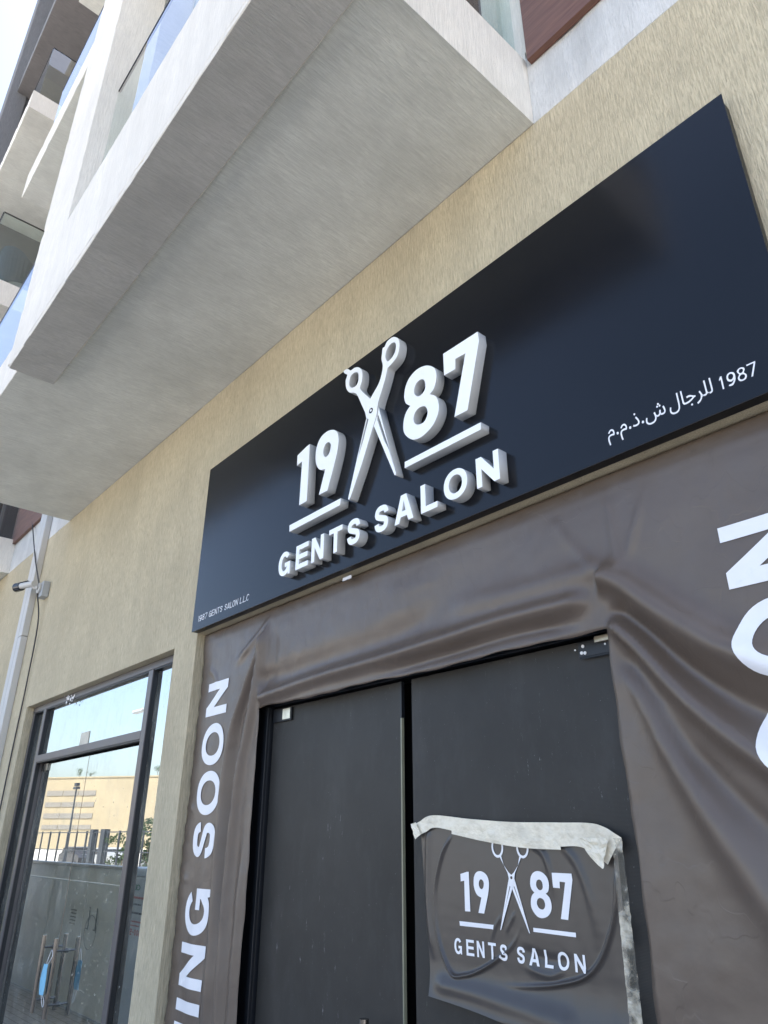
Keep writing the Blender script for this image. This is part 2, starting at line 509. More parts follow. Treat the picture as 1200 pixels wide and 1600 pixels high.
def slab(name, x0, x1, y0, z0, z1, parent, mtop, mbot, seed=0, label=None, y1=.0):
    bm = bmesh.new()
    rough_bar(bm, 0, x0, x1, y0, y1, z0, z1, .06, .0018, seed)
    o = finish(name, bm, mtop, parent)
    o.data.materials.append(mbot)
    for p in o.data.polygons:
        if p.normal.z < -.9: p.material_index = 1
    if label: o['label'] = label
    return o
def rail_glass(parent, x0, x1, y, z0, z1, n=2, gap=.008):
    w = (x1-x0)/n
    for k in range(n):
        g = boxo('balcony_glass', M_bglass, parent, x0+k*w+gap/2, x0+(k+1)*w-gap/2, y-.006, y+.006, z0, z1-.012)
        boxo('top_rail', M_rail, g, x0+k*w+(gap/2 if k else 0), x0+(k+1)*w-(gap/2 if k < n-1 else 0), y-.009, y+.009, z1-.0118, z1)
def rail_end(parent, x, y0, y1, z0, z1):
    g = boxo('balcony_glass', M_bglass, parent, x-.006, x+.006, y0, y1, z0, z1-.012)
    boxo('top_rail', M_rail, g, x-.009, x+.009, y0, y1, z1-.0118, z1)
def balcony(loc, label=None):
    o = bpy.data.objects.new('balcony', None); o.empty_display_size = .1
    COL.objects.link(o); o.parent = B; o.location = Vector(loc)-B.location
    if label: o['label'] = label
    return o
# the big balcony over the sign
b0 = balcony((-3.9, 0, 4.56), 'white balcony with deep soffit over the black sign')
slab('slab', -6.70, -1.145, -1.12, 4.56, 4.968, b0, M_white, M_soffit, 11)
slab('soffit_beam', -4.40, -1.147, -1.18, 4.52, 4.5595, b0, M_white, M_strip, 12, y1=-.90)
bm = bmesh.new(); rough_bar(bm, 0, -3.72, -1.146, -1.18, -1.08, 4.56, 5.235, .05, .0022, 13)
finish('parapet', bm, M_white, b0)
bm = bmesh.new(); rough_bar(bm, 2, 4.561, 18.4, -4.45, -3.7205, -1.18, -.882, .06, .002, 14)
tag(finish('column', bm, M_white, B), 'white rendered column rising from the near balcony')
rail_glass(b0, -3.716, -1.20, -1.058, 5.0, 6.55, 2)
rail_glass(b0, -6.66, -4.455, -1.058, 4.96, 6.07, 1)
rail_end(b0, -1.19, -1.04, -.015, 4.975, 6.07)
# upper balconies of the same bay
for i, z in ((1, 8.06), (2, 11.5), (3, 14.56)):
    b = balcony((-3.9, 0, z))
    slab('slab', -6.77, -4.452, -1.12, z, z+.35, b, M_white, M_soffit, 20+i)
    slab('slab', -4.4519, -3.7186, -.881, z, z+.35, b, M_white, M_soffit, 25+i)
    slab('slab', -3.7185, -1.145, -1.12, z, z+.35, b, M_white, M_soffit, 30+i)
    rail_glass(b, -6.42, -4.455, -1.058, z+.35, z+1.42, 1)
    rail_glass(b, -3.716, -1.20, -1.058, z+.35, z+1.42, 2)
# the far bay
for i, z in enumerate((4.56, 8.03, 11.49, 14.56, 18.02)):
    b = balcony((-11.4, 0, z))
    th = .41 if i == 0 else .36
    ms = (M_soffit, M_soffit, M_soffit, M_dark, M_dark)[i]
    mw = M_white if i < 3 else M_grey
    yo = -1.15 if i < 3 else -1.19
    slab('slab', -14.24, -12.001, yo, z, z+th, b, mw, ms, 40+i)
    slab('slab', -12.0, -11.26, -1.015, z, z+th, b, mw, ms, 45+i)
    slab('slab', -11.2595, -8.68, yo, z, z+th, b, mw, ms, 50+i)
    if i < 4:
        rail_glass(b, -11.25, -8.71, -1.06, z+th, z+th+1.09, 2)
        rail_end(b, -8.70, -1.06, -.02, z+th, z+th+1.09)
bm = bmesh.new(); box(bm, -11.95, -11.30, -1.0155, -.002, 0.0, 18.0)
finish('partition_wall', bm, M_darkw, B)
bm = bmesh.new(); rough_bar(bm, 2, 0, 18.7, -12.0, -11.2605, -1.305, -1.016, .1, .0015, 60)
tag(finish('column', bm, M_grey, B), 'grey rendered column at the far edge of the front')

# ---------------- glazed shopfront left of the banner
S = bpy.data.objects.new('glazed_shopfront', None); COL.objects.link(S); S.parent = B; S.location = Vector((-5.45, .06, 0))-B.location
S['label'] = 'grey framed glass shopfront with double glass doors'
FY0, FY1 = .06, .17
bm = bmesh.new()
def fb(*b): box(bm, *b, bev=.002)
fb(-6.858, -4.032, FY0, FY1, 2.787, 2.833)
fb(-6.855, -6.815, FY0+.002, FY1-.002, 0.0, 2.786)
fb(-6.57, -6.512, FY0+.001, FY1, .0, 2.786)
fb(-4.505, -4.440, FY0+.001, FY1, .0, 2.786)
fb(-4.072, -4.033, FY0+.03, FY1, .0, 2.786)
fb(-6.511, -4.506, FY0, FY1, 2.36, 2.412)
fb(-6.814, -6.571, FY0+.01, FY1-.01, 0, .06); fb(-4.439, -4.073, FY0+.01, FY1-.01, 0, .06)
finish('frame', bm, M_frame, S)
bm = bmesh.new()
for (xa, z0_, z1_) in ((-6.5115, 2.413, 2.786), (-6.5115, .02, 2.359), (-4.4395, .06, 2.786), (-6.8145, .06, 2.786)):
    box(bm, xa, xa+.006, FY0+.006, .094, z0_, z1_)
for (xa, xb_, za) in ((-6.505, -4.506, 2.7865), (-4.433, -4.073, 2.7865), (-6.505, -4.506, 2.3595), (-6.808, -6.571, 2.7865)):
    box(bm, xa, xb_, FY0+.006, .094, za-.008, za)
finish('return_shade_strip', bm, M_frameblk, S)  # black strips put painted shade on the inner returns of the frame
GY = .095
DY = .12
boxo('pane', M_shop, S, -6.814, -6.571, GY, GY+.01, .06, 2.786)
boxo('pane', M_shop, S, -4.439, -4.073, GY, GY+.01, .06, 2.786)
tag(boxo('pane', M_shop, S, -6.511, -4.506, GY, GY+.01, 2.413, 2.786), 'sky-reflecting pane above the glass doors')
# white plaster splash on the head of the frame
bm = bmesh.new()
for k in range(16):
    cx, cz = -5.97+rnd.gauss(0, .05), 2.80+rnd.gauss(0, .018)
    r = rnd.uniform(.004, .016)
    vs = [bm.verts.new((cx+math.cos(a)*r*rnd.uniform(.5, 1.4), .0565, cz+math.sin(a)*r*rnd.uniform(.5, 1.6))) for a in [q*math.pi/4 for q in range(8)]]
    c = bm.verts.new((cx, .050, cz))
    for q in range(8): bm.faces.new((vs[q], vs[(q+1) % 8], c))
finish('plaster_splash', bm, M_print, S)
tg = boxo('paper_tag', simple('cream_paper', (.62, .58, .48), .7), S, -5.66, -5.49, GY-.004, GY-.001, 2.418, 2.508)
M_edge = simple('green_glass_edge', (.20, .20, .14), .3)
M_trim = simple('red_brown_edge_strip', (.20, .14, .09), .5)
def tall_handle(parent, x, y, z0, z1, yg, xin, r=.0135):
    bm = bmesh.new(); tube(bm, (x, y, z0), (x, y, z1), r, seg=16)
    h = finish('handle', bm, M_steel, parent, smooth=False)
    for z in (z0+.07, z1-.07):
        bm = bmesh.new(); tube(bm, (x, y+.004, z), (xin, yg-.002, z), .007, seg=10)
        tube(bm, (xin, yg-.012, z), (xin, yg-.001, z), .013, seg=14)
        finish('handle_post', bm, M_steel, h)
    return h
for k, (x0, x1) in enumerate(((-6.50, -5.493), (-5.487, -4.512))):
    d = bpy.data.objects.new('glass_door', None); COL.objects.link(d); d.parent = S; d.location = Vector((x0, DY, 0))-origin(S)
    boxo('pane', M_shop, d, x0, x1, DY, DY+.012, .01, 2.34)
    boxo('edge_strip', M_trim, d, x1+.001 if k == 0 else x0-.0035, x1+.0035 if k == 0 else x0-.001, DY-.001, DY+.013, .01, 2.34)
    if k == 0: boxo('patch_fitting', M_steel, d, x0, x0+.15, DY-.012, DY+.022, 2.29, 2.345)
    else: boxo('patch_fitting', M_brass, d, x1-.06, x1, DY-.012, DY+.022, 2.29, 2.345)
    xb = -5.575 if k == 0 else -5.345
    # handles become children of the doorway (two levels only)
    tall_handle(S, xb, .05, .785, 1.213, DY, xb+.005)

# ---------------- black double doors of the salon
Dr = bpy.data.objects.new('salon_doorway', None); COL.objects.link(Dr); Dr.parent = B; Dr.location = Vector((-2.1, .1, 0))-B.location
Dr['label'] = 'black sheeted double doors behind the banner opening'
bm = bmesh.new()
box(bm, -3.20, -1.06, .10, .20, 2.382, 2.45, bev=.002)
box(bm, -3.20, -3.072, .10, .20, 0, 2.381, bev=.002)
box(bm, -3.10, -3.072, .085, .0995, 0, 2.38, bev=.002)
box(bm, -1.128, -1.06, .10, .20, 0, 2.381, bev=.002)
finish('frame', bm, M_frameblk, Dr)
for k, (x0, x1, mt) in enumerate(((-3.062, -2.142, M_doorV), (-2.078, -1.134, M_doorH))):
    o = boxo('door', mt, Dr, x0, x1, .115, .128, .01, 2.372, bev=.001)
    o['label'] = 'left black door leaf' if k == 0 else 'right black door leaf with taped poster'
    if k == 0:
        boxo('glass_edge', M_edge, o, x1-.001, x1+.006, .114, .127, .01, 2.23)
        boxo('glass_edge', M_frameblk, o, x1-.001, x1+.008, .112, .129, 2.232, 2.372)
        boxo('patch_fitting', M_frameblk, o, x0+.01, x0+.165, .103, .1145, 2.305, 2.366, bev=.002)
        boxo('hinge_plate', M_brass, o, x0+.095, x0+.158, .1005, .1025, 2.313, 2.362)
    else:
        boxo('patch_fitting', M_frameblk, o, x1-.155, x1-.002, .103, .1145, 2.318, 2.368, bev=.002)
        boxo('patch_fitting', M_rail, o, x1-.15, x1-.002, .1145-.014, .1145-.012, 2.312, 2.3175)
        boxo('hinge_plate', M_brass, o, x1-.085, x1-.012, .088, .1025, 2.352, 2.373, bev=.003)
        for sx, sz, sr in ((-.135, 2.352, .0055), (-.142, 2.332, .0055), (-.130, 2.330, .0055), (-.055, 2.345, .0035), (-.165, 2.345, .003)):
            b2 = bmesh.new(); tube(b2, (x1+sx, .1025, sz), (x1+sx, .1005, sz), sr, seg=10)
            finish('screw', b2, M_print, o)
tall_handle(Dr, -2.265, .045, .55, 1.235, .113, -2.262, .0165)

# ============================================================ SIGN
SY = -.045
SG = thing('shop_sign', (-2.09, 0, 2.866), 'long black sign board with raised white scissors and salon name above the banner', 'sign')
bm = bmesh.new()
box(bm, -3.735, -.434, SY, SY+.004, 2.866, 3.928, bev=.0015)
for v in bm.verts:
    if v.co.z > 3.5: v.co.z += -.010+.032*(v.co.x+3.735)/3.29
finish('face_panel', bm, M_sign, SG)
bm = bmesh.new()
M_ret = simple('dark_sign_return', (.006, .007, .009), .4, .2)
box(bm, -3.733, -.436, SY+.0045, -.002, 2.868, 2.886); box(bm, -3.733, -.436, SY+.0045, -.002, 3.897, 3.915)
box(bm, -3.733, -3.715, SY+.0045, -.002, 2.8865, 3.8965); box(bm, -.454, -.436, SY+.0045, -.002, 2.8865, 3.8965)
finish('edge_return', bm, M_ret, SG)

def fill_mesh(contours, depth, bev=0.0, off=0.0):
    cu = bpy.data.curves.new('tmp', 'CURVE'); cu.dimensions = '2D'; cu.fill_mode = 'BOTH'
    cu.extrude = max(depth/2-bev, 0); cu.bevel_depth = bev; cu.bevel_resolution = 1; cu.offset = off-bev
    for P in contours:
        sp = cu.splines.new('POLY'); sp.points.add(len(P)-1)
        for q, p in zip(sp.points, P): q.co = (p[0], p[1], 0, 1)
        sp.use_cyclic_u = True
    o = bpy.data.objects.new('tmp', cu); COL.objects.link(o)
    dg = bpy.context.evaluated_depsgraph_get()
    me = bpy.data.meshes.new_from_object(o.evaluated_get(dg))
    bpy.data.objects.remove(o); bpy.data.curves.remove(cu)
    bm = bmesh.new(); bm.from_mesh(me); bpy.data.meshes.remove(me)
    bmesh.ops.remove_doubles(bm, verts=bm.verts, dist=1e-5)
    return bm
def chaikin(P, n=2, keep=()):
    for _ in range(n):
        Q = []
        L = len(P)
        for i in range(L):
            a, b = P[i], P[(i+1) % L]
            Q.append((a[0]*.75+b[0]*.25, a[1]*.75+b[1]*.25)); Q.append((a[0]*.25+b[0]*.75, a[1]*.25+b[1]*.75))
        P = Q
    return P
def crsmooth(P, n=5):
    """closed Catmull-Rom through the points"""
    out = []; L = len(P)
    for i in range(L):
        a, b, c, d = [Vector(P[(i+j) % L]) for j in (-1, 0, 1, 2)]
        for k in range(n):
            t = k/n
            v = 0.5*((2*b)+(c-a)*t+(2*a-5*b+4*c-d)*t*t+(3*b-a-3*c+d)*t**3)
            out.append((v.x, v.y))
    return out
def ell(cx, cy, rx, ry, n=40, a0=0, a1=360, p=2.0):
    out = []
    for i in range(n + (0 if a1-a0 == 360 else 1)):
        a = R(a0+(a1-a0)*i/n)
        c, s = math.cos(a), math.sin(a)
        out.append((cx+rx*math.copysign(abs(c)**(2/p), c), cy+ry*math.copysign(abs(s)**(2/p), s)))
    return out
def ribbon(pts, hw):
    """offset a centre line on both sides; hw = half width (number or list)"""
    P = [Vector(p) for p in pts]; n = len(P)
    if isinstance(hw, (int, float)): hw = [hw]*n
    L, Rr = [], []
    for i, p in enumerate(P):
        t = (P[min(i+1, n-1)]-P[max(i-1, 0)]).normalized(); nn = Vector((-t.y, t.x))
        L.append(tuple(p+nn*hw[i])); Rr.append(tuple(p-nn*hw[i]))
    return L+Rr[::-1]
def glyph(ch, w, h, t, th=None):
    """bold grotesque capitals drawn from scratch; t = stem, th = bar thickness"""
    th = th or t*.9
    if ch == 'I': return [[(0, 0), (t, 0), (t, h), (0, h)]]
    if ch == 'L': return [[(0, 0), (w, 0), (w, th), (t, th), (t, h), (0, h)]]
    if ch == 'E':
        m = h*.5; k = th*.5
        return [[(0, 0), (w, 0), (w, th), (t, th), (t, m-k), (w*.94, m-k), (w*.94, m+k), (t, m+k), (t, h-th), (w, h-th), (w, h), (0, h)]]
    if ch == 'T': return [[(w/2-t/2, 0), (w/2+t/2, 0), (w/2+t/2, h-th), (w, h-th), (w, h), (0, h), (0, h-th), (w/2-t/2, h-th)]]
    if ch == 'N': return [[(0, 0), (t*.95, 0), (t*.95, h-1.9*t), (w-t, 0), (w, 0), (w, h), (w-t*.95, h), (w-t*.95, 1.9*t), (t, h), (0, h)]]
    if ch == 'M': return [[(0, 0), (t, 0), (t, h-1.6*t), (w/2-.35*t, 0), (w/2+.35*t, 0), (w-t, h-1.6*t), (w-t, 0), (w, 0), (w, h), (w-1.25*t, h), (w/2, 1.4*t), (1.25*t, h), (0, h)]]
    if ch == 'A':
        a = t*1.12
        def lx(y): return (w/2-a*.55)*y/h
        y0, y1 = h*.20, h*.20+th
        ya = h-1.25*t
        li = lambda y: lx(y)+a
        return [[(0, 0), (a*.98, 0), (li(y0), y0), (w-li(y0), y0), (w-a*.98, 0), (w, 0), (w/2+a*.55, h), (w/2-a*.55, h)],
                [(li(y1), y1), (w-li(y1), y1), (w/2, ya+.25*t)]]
    if ch == 'O': return [ell(w/2, h/2, w/2, h/2*1.02, 44, p=2.12), ell(w/2, h/2, w/2-t, h/2*1.02-th, 36, p=2.1)[::-1]]
    if ch in 'CG':
        cx, cy, rx, ry = w/2, h/2, w/2, h/2*1.02
        a = 38 if ch == 'C' else 36
        out = ell(cx, cy, rx, ry, 34, a, 360-a if ch == 'C' else 300, p=2.12)
        inn = ell(cx, cy, rx-t, ry-th, 30, a+2, (360-a-2) if ch == 'C' else 312, p=2.1)[::-1]
        if ch == 'C': return [out+inn]
        return [out+[(w*.82, h*.10), (w*.84, 0), (w, 0), (w, h*.53), (w*.54, h*.53), (w*.54, h*.53-th*.95), (w-t*.95, h*.53-th*.95), (w-t*.95, h*.33)]+inn]
    if ch == 'S':
        k = t/2
        c = [(.93, .70), (.90, .80), (.78, .915), (.5, .955), (.22, .91), (.105, .76), (.17, .62), (.5, .515), (.83, .41), (.90, .25), (.78, .09), (.5, .045), (.22, .085), (.10, .20), (.07, .31)]
        P = [Vector((k*.9+x*(w-1.8*k), th/2*.75+y*(h-th*.75))) for x, y in c]
        pts = []
        for i in range(len(P)-1):
            a, b, cc, d = P[max(i-1, 0)], P[i], P[i+1], P[min(i+2, len(P)-1)]
            for q in range(4):
                u = q/4
                pts.append(0.5*((2*b)+(cc-a)*u+(2*a-5*b+4*cc-d)*u*u+(3*b-a-3*cc+d)*u**3))
        pts.append(P[-1])
        return [ribbon(pts, k*.98)]
    if ch == '1': return [[(w*.45, 0), (w*.45+t, 0), (w*.45+t, h), (w*.45, h), (0, h*.80), (0, h*.80-t*.9), (w*.45, h*.84-t*.3)]]
    if ch == '7': return [[(w*.22, 0), (w*.22+t*1.1, 0), (w, h-th), (w, h), (0, h), (0, h-th), (w-t*1.1, h-th)]]
    if ch == '8':
        return [crsmooth([(w*.5, h), (w*.88, h*.90), (w*.93, h*.73), (w*.78, h*.55), (w, h*.32), (w*.9, h*.08), (w*.5, -.01*h), (w*.1, h*.08), (0, h*.32), (w*.22, h*.55), (w*.07, h*.73), (w*.12, h*.90)], 5),
                ell(w/2, h*.75, w*.43-t, h*.245-th*.9, 20)[::-1], ell(w/2, h*.28, w*.5-t, h*.28-th*.95, 20)[::-1]]
    if ch == '9':
        return [crsmooth([(w*.5, h), (w*.9, h*.88), (w, h*.62), (w*.9, h*.28), (w*.55, 0), (w*.12, h*.02), (w*.12, h*.02+th), (w*.5, h*.12+th*.3), (w*.74, h*.36), (w*.45, h*.30), (w*.08, h*.42), (0, h*.68), (w*.12, h*.90)], 5),
                ell(w*.48, h*.66, w*.48-t, h*.32-th, 20)[::-1]]
    if ch == '.': return [ell(t*.7, t*.7, t*.75, t*.75, 12)]
    if ch == '-': return [[(0, h*.4), (w, h*.4), (w, h*.4+th), (0, h*.4+th)]]
    return []
TR = {'one': [(-2.6735, 3.5588),(-2.5964, 3.5775),(-2.5682, 3.5801),(-2.5701, 3.2672),(-2.6341, 3.2661),(-2.629, 3.5065),(-2.6726, 3.4988)], 'nine': [(-2.4727, 3.2637),(-2.4293, 3.3826),(-2.4714, 3.3967),(-2.4986, 3.4273),(-2.5138, 3.4764),(-2.5062, 3.5397),(-2.4745, 3.5785),(-2.4246, 3.5882),(-2.3785, 3.576),(-2.3472, 3.5504),(-2.3325, 3.5097),(-2.3364, 3.4554),(-2.357, 3.3865),(-2.4061, 3.2619)], 'nine_in': [(-2.4517, 3.4819),(-2.4466, 3.5083),(-2.4292, 3.5238),(-2.4084, 3.5204),(-2.3935, 3.5025),(-2.3939, 3.48),(-2.4049, 3.4564),(-2.4249, 3.4479),(-2.4419, 3.4579)], 'bar1': [(-2.7089, 3.185),(-2.3012, 3.1849),(-2.3059, 3.1521),(-2.7054, 3.1498)], 'bar2': [(-1.8784, 3.1958),(-1.464, 3.1928),(-1.4663, 3.1622),(-1.8788, 3.1672)], 'eight': [(-1.8761, 3.52),(-1.8664, 3.5591),(-1.8416, 3.5905),(-1.7994, 3.6073),(-1.7526, 3.6024),(-1.7187, 3.5852),(-1.6915, 3.5582),(-1.6817, 3.5244),(-1.686, 3.4889),(-1.701, 3.4594),(-1.7237, 3.4467),(-1.6915, 3.4221),(-1.6766, 3.3872),(-1.6755, 3.3505),(-1.6875, 3.3204),(-1.713, 3.2922),(-1.752, 3.2743),(-1.7911, 3.2694),(-1.8278, 3.2789),(-1.859, 3.3041),(-1.8808, 3.3369),(-1.8844, 3.3711),(-1.8779, 3.4057),(-1.8626, 3.4316),(-1.8398, 3.4476),(-1.8649, 3.4709),(-1.8747, 3.495)], 'eight_i1': [(-1.8147, 3.513),(-1.8041, 3.5365),(-1.7805, 3.5459),(-1.7576, 3.5362),(-1.748, 3.512),(-1.7506, 3.4849),(-1.7682, 3.4702),(-1.7913, 3.471),(-1.8112, 3.4896)], 'eight_i2': [(-1.8215, 3.3745),(-1.8104, 3.4018),(-1.7843, 3.4125),(-1.7533, 3.403),(-1.7396, 3.377),(-1.7427, 3.3511),(-1.7612, 3.3325),(-1.7893, 3.3333),(-1.8118, 3.3469)], 'seven': [(-1.6397, 3.6003),(-1.4505, 3.5993),(-1.4473, 3.5534),(-1.5249, 3.2742),(-1.5941, 3.2763),(-1.5199, 3.5354),(-1.5744, 3.5384),(-1.577, 3.4911),(-1.6393, 3.4936)], 'A_out': [(-2.2491, 3.1625),(-2.1869, 3.3543),(-2.1287, 3.5215),(-2.1378, 3.5545),(-2.1239, 3.5928),(-2.0863, 3.6289),(-2.0448, 3.6659),(-2.0242, 3.7072),(-2.0161, 3.7488),(-2.0254, 3.7872),(-2.0221, 3.8189),(-2.0172, 3.8464),(-2.0038, 3.8475),(-1.9871, 3.8662),(-1.954, 3.8703),(-1.9295, 3.8584),(-1.9096, 3.8352),(-1.902, 3.8029),(-1.9079, 3.767),(-1.9225, 3.7426),(-1.9507, 3.7271),(-1.9831, 3.7176),(-1.9954, 3.6787),(-2.0158, 3.6315),(-2.0483, 3.5651),(-2.0585, 3.5072),(-2.0842, 3.4508),(-2.1562, 3.2992),(-2.2322, 3.1622),(-2.2429, 3.1544)], 'A_hole': [(-1.9954, 3.777),(-1.9971, 3.7979),(-1.9871, 3.8223),(-1.9623, 3.8382),(-1.9379, 3.8332),(-1.9267, 3.814),(-1.9301, 3.7863),(-1.9424, 3.7669),(-1.9627, 3.7554),(-1.9831, 3.7549)], 'A_slot': [(-2.1227, 3.5187),(-2.1133, 3.5105),(-2.1502, 3.4124),(-2.184, 3.3409),(-2.1747, 3.3737)], 'B_out': [(-2.3151, 3.8776),(-2.303, 3.8838),(-2.2791, 3.8757),(-2.2597, 3.856),(-2.2273, 3.8545),(-2.1996, 3.8428),(-2.1747, 3.8153),(-2.1668, 3.7837),(-2.1704, 3.745),(-2.183, 3.7179),(-2.1601, 3.6795),(-2.103, 3.6147),(-2.1197, 3.5939),(-2.1394, 3.5534),(-2.1628, 3.6021),(-2.1952, 3.6707),(-2.211, 3.6974),(-2.2322, 3.7149),(-2.2647, 3.7328),(-2.2892, 3.7694),(-2.2956, 3.8143),(-2.2869, 3.8342),(-2.2856, 3.8475),(-2.302, 3.8599)], 'B_hole': [(-2.2667, 3.7887),(-2.2585, 3.819),(-2.2311, 3.8273),(-2.2034, 3.8137),(-2.1954, 3.7854),(-2.2018, 3.7547),(-2.2195, 3.7436),(-2.247, 3.751),(-2.2632, 3.7697)], 'B_low': [(-2.0844, 3.4695),(-2.056, 3.506),(-2.0481, 3.5448),(-2.0112, 3.4175),(-1.9353, 3.1673),(-1.9391, 3.1593),(-1.9465, 3.1644)], 'B_slot': [(-2.0552, 3.5056),(-2.0486, 3.4994),(-2.0112, 3.3933),(-1.9761, 3.2922),(-2.0111, 3.3574),(-2.0566, 3.4814)], 'piv': [(-2.1106, 3.5529),(-2.0956, 3.5616),(-2.0811, 3.5432),(-2.0952, 3.5309)]}
def raised(name, contours, parent, yf=-.0925, depth=.047, bev=.0012, label=None):
    bm = fill_mesh(contours, depth, bev)
    yc = yf+depth/2
    for v in bm.verts:
        v.co = Vector((v.co.x, yc-v.co.z, v.co.y))
    o = finish(name, bm, M_letter, parent)
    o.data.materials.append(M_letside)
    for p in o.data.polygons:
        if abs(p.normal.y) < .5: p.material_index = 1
    if label: o['label'] = label
    return o
def roundpoly(P, keep, n=6):
    """smooth a closed outline but keep the listed corner indices sharp"""
    L = len(P); out = []
    for i in range(L):
        a, b, c, d = [Vector(P[(i+j) % L]) for j in (-1, 0, 1, 2)]
        if i in keep: a = b-(c-b)*.3
        if (i+1) % L in keep: d = c+(c-b)*.3
        if i in keep and (i+1) % L in keep:
            out.append(tuple(b)); continue
        for k in range(n):
            t = k/n
            v = 0.5*((2*b)+(c-a)*t+(2*a-5*b+4*c-d)*t*t+(3*b-a-3*c+d)*t**3)
            out.append((v.x, v.y))
    return out
digits = {
    'one': [TR['one']],
    'nine': [roundpoly(TR['nine'], (0, 1, 13), 5), crsmooth(TR['nine_in'], 4)[::-1]],
    'eight': [roundpoly(TR['eight'], (10, 24), 3), crsmooth(TR['eight_i1'], 4)[::-1], crsmooth(TR['eight_i2'], 4)[::-1]],
    'seven': [TR['seven']],
    'bar1': [TR['bar1']], 'bar2': [TR['bar2']]}
for k in ('one', 'nine', 'eight', 'seven'):
    raised('raised_numeral', digits[k], SG)
for k in ('bar1', 'bar2'):
    raised('raised_bar', digits[k], SG)
MAIN = [('G', -2.782, -2.683), ('E', -2.637, -2.537), ('N', -2.512, -2.418), ('T', -2.38, -2.284), ('S', -2.252, -2.157),
        ('S', -2.070, -1.975), ('A', -1.943, -1.832), ('L', -1.790, -1.700), ('O', -1.665, -1.545), ('N', -1.501, -1.394)]
for ch, a, b in MAIN:
    g = [[(x+a, z+2.932) for x, z in c] for c in glyph(ch, b-a, .120, .0265, .0245)]
    raised('raised_letter', g, SG)
sc_b = raised('scissor_blade', [roundpoly(TR['B_out'], (0, 11, 13, 16), 3), crsmooth(TR['B_hole'], 4)[::-1]], SG, -.0885, .043)
raised('scissor_blade', [TR['B_low'][:-1]+[TR['B_low'][-1]], TR['B_slot'][::-1]], SG, -.0880, .0425)
raised('scissor_blade', [roundpoly(TR['A_out'], (0, 1, 2, 3, 4, 21, 27, 28, 29), 3), crsmooth(TR['A_hole'], 4)[::-1], TR['A_slot'][::-1]], SG, -.0925, .046)
bm = bmesh.new(); tube(bm, (-2.0956, -.0927, 3.547), (-2.0956, -.0935, 3.547), .0135, seg=20)
pv_ = finish('pivot_screw', bm, M_black, SG)
bm = bmesh.new(); tube(bm, (-2.0956, -.0936, 3.547), (-2.0956, -.0942, 3.547), .0065, seg=16)
finish('screw_head', bm, M_letter, pv_)

def flat_text(contours_list, parent, name, y, dz=.0003, mat=None, th=.0006):
    for i, C2 in enumerate(contours_list):
        bm = fill_mesh(C2, th, 0)
        for v in bm.verts: v.co = Vector((v.co.x, y-i*dz*.2-v.co.z, v.co.y))
        finish(name, bm, mat or M_print, parent)
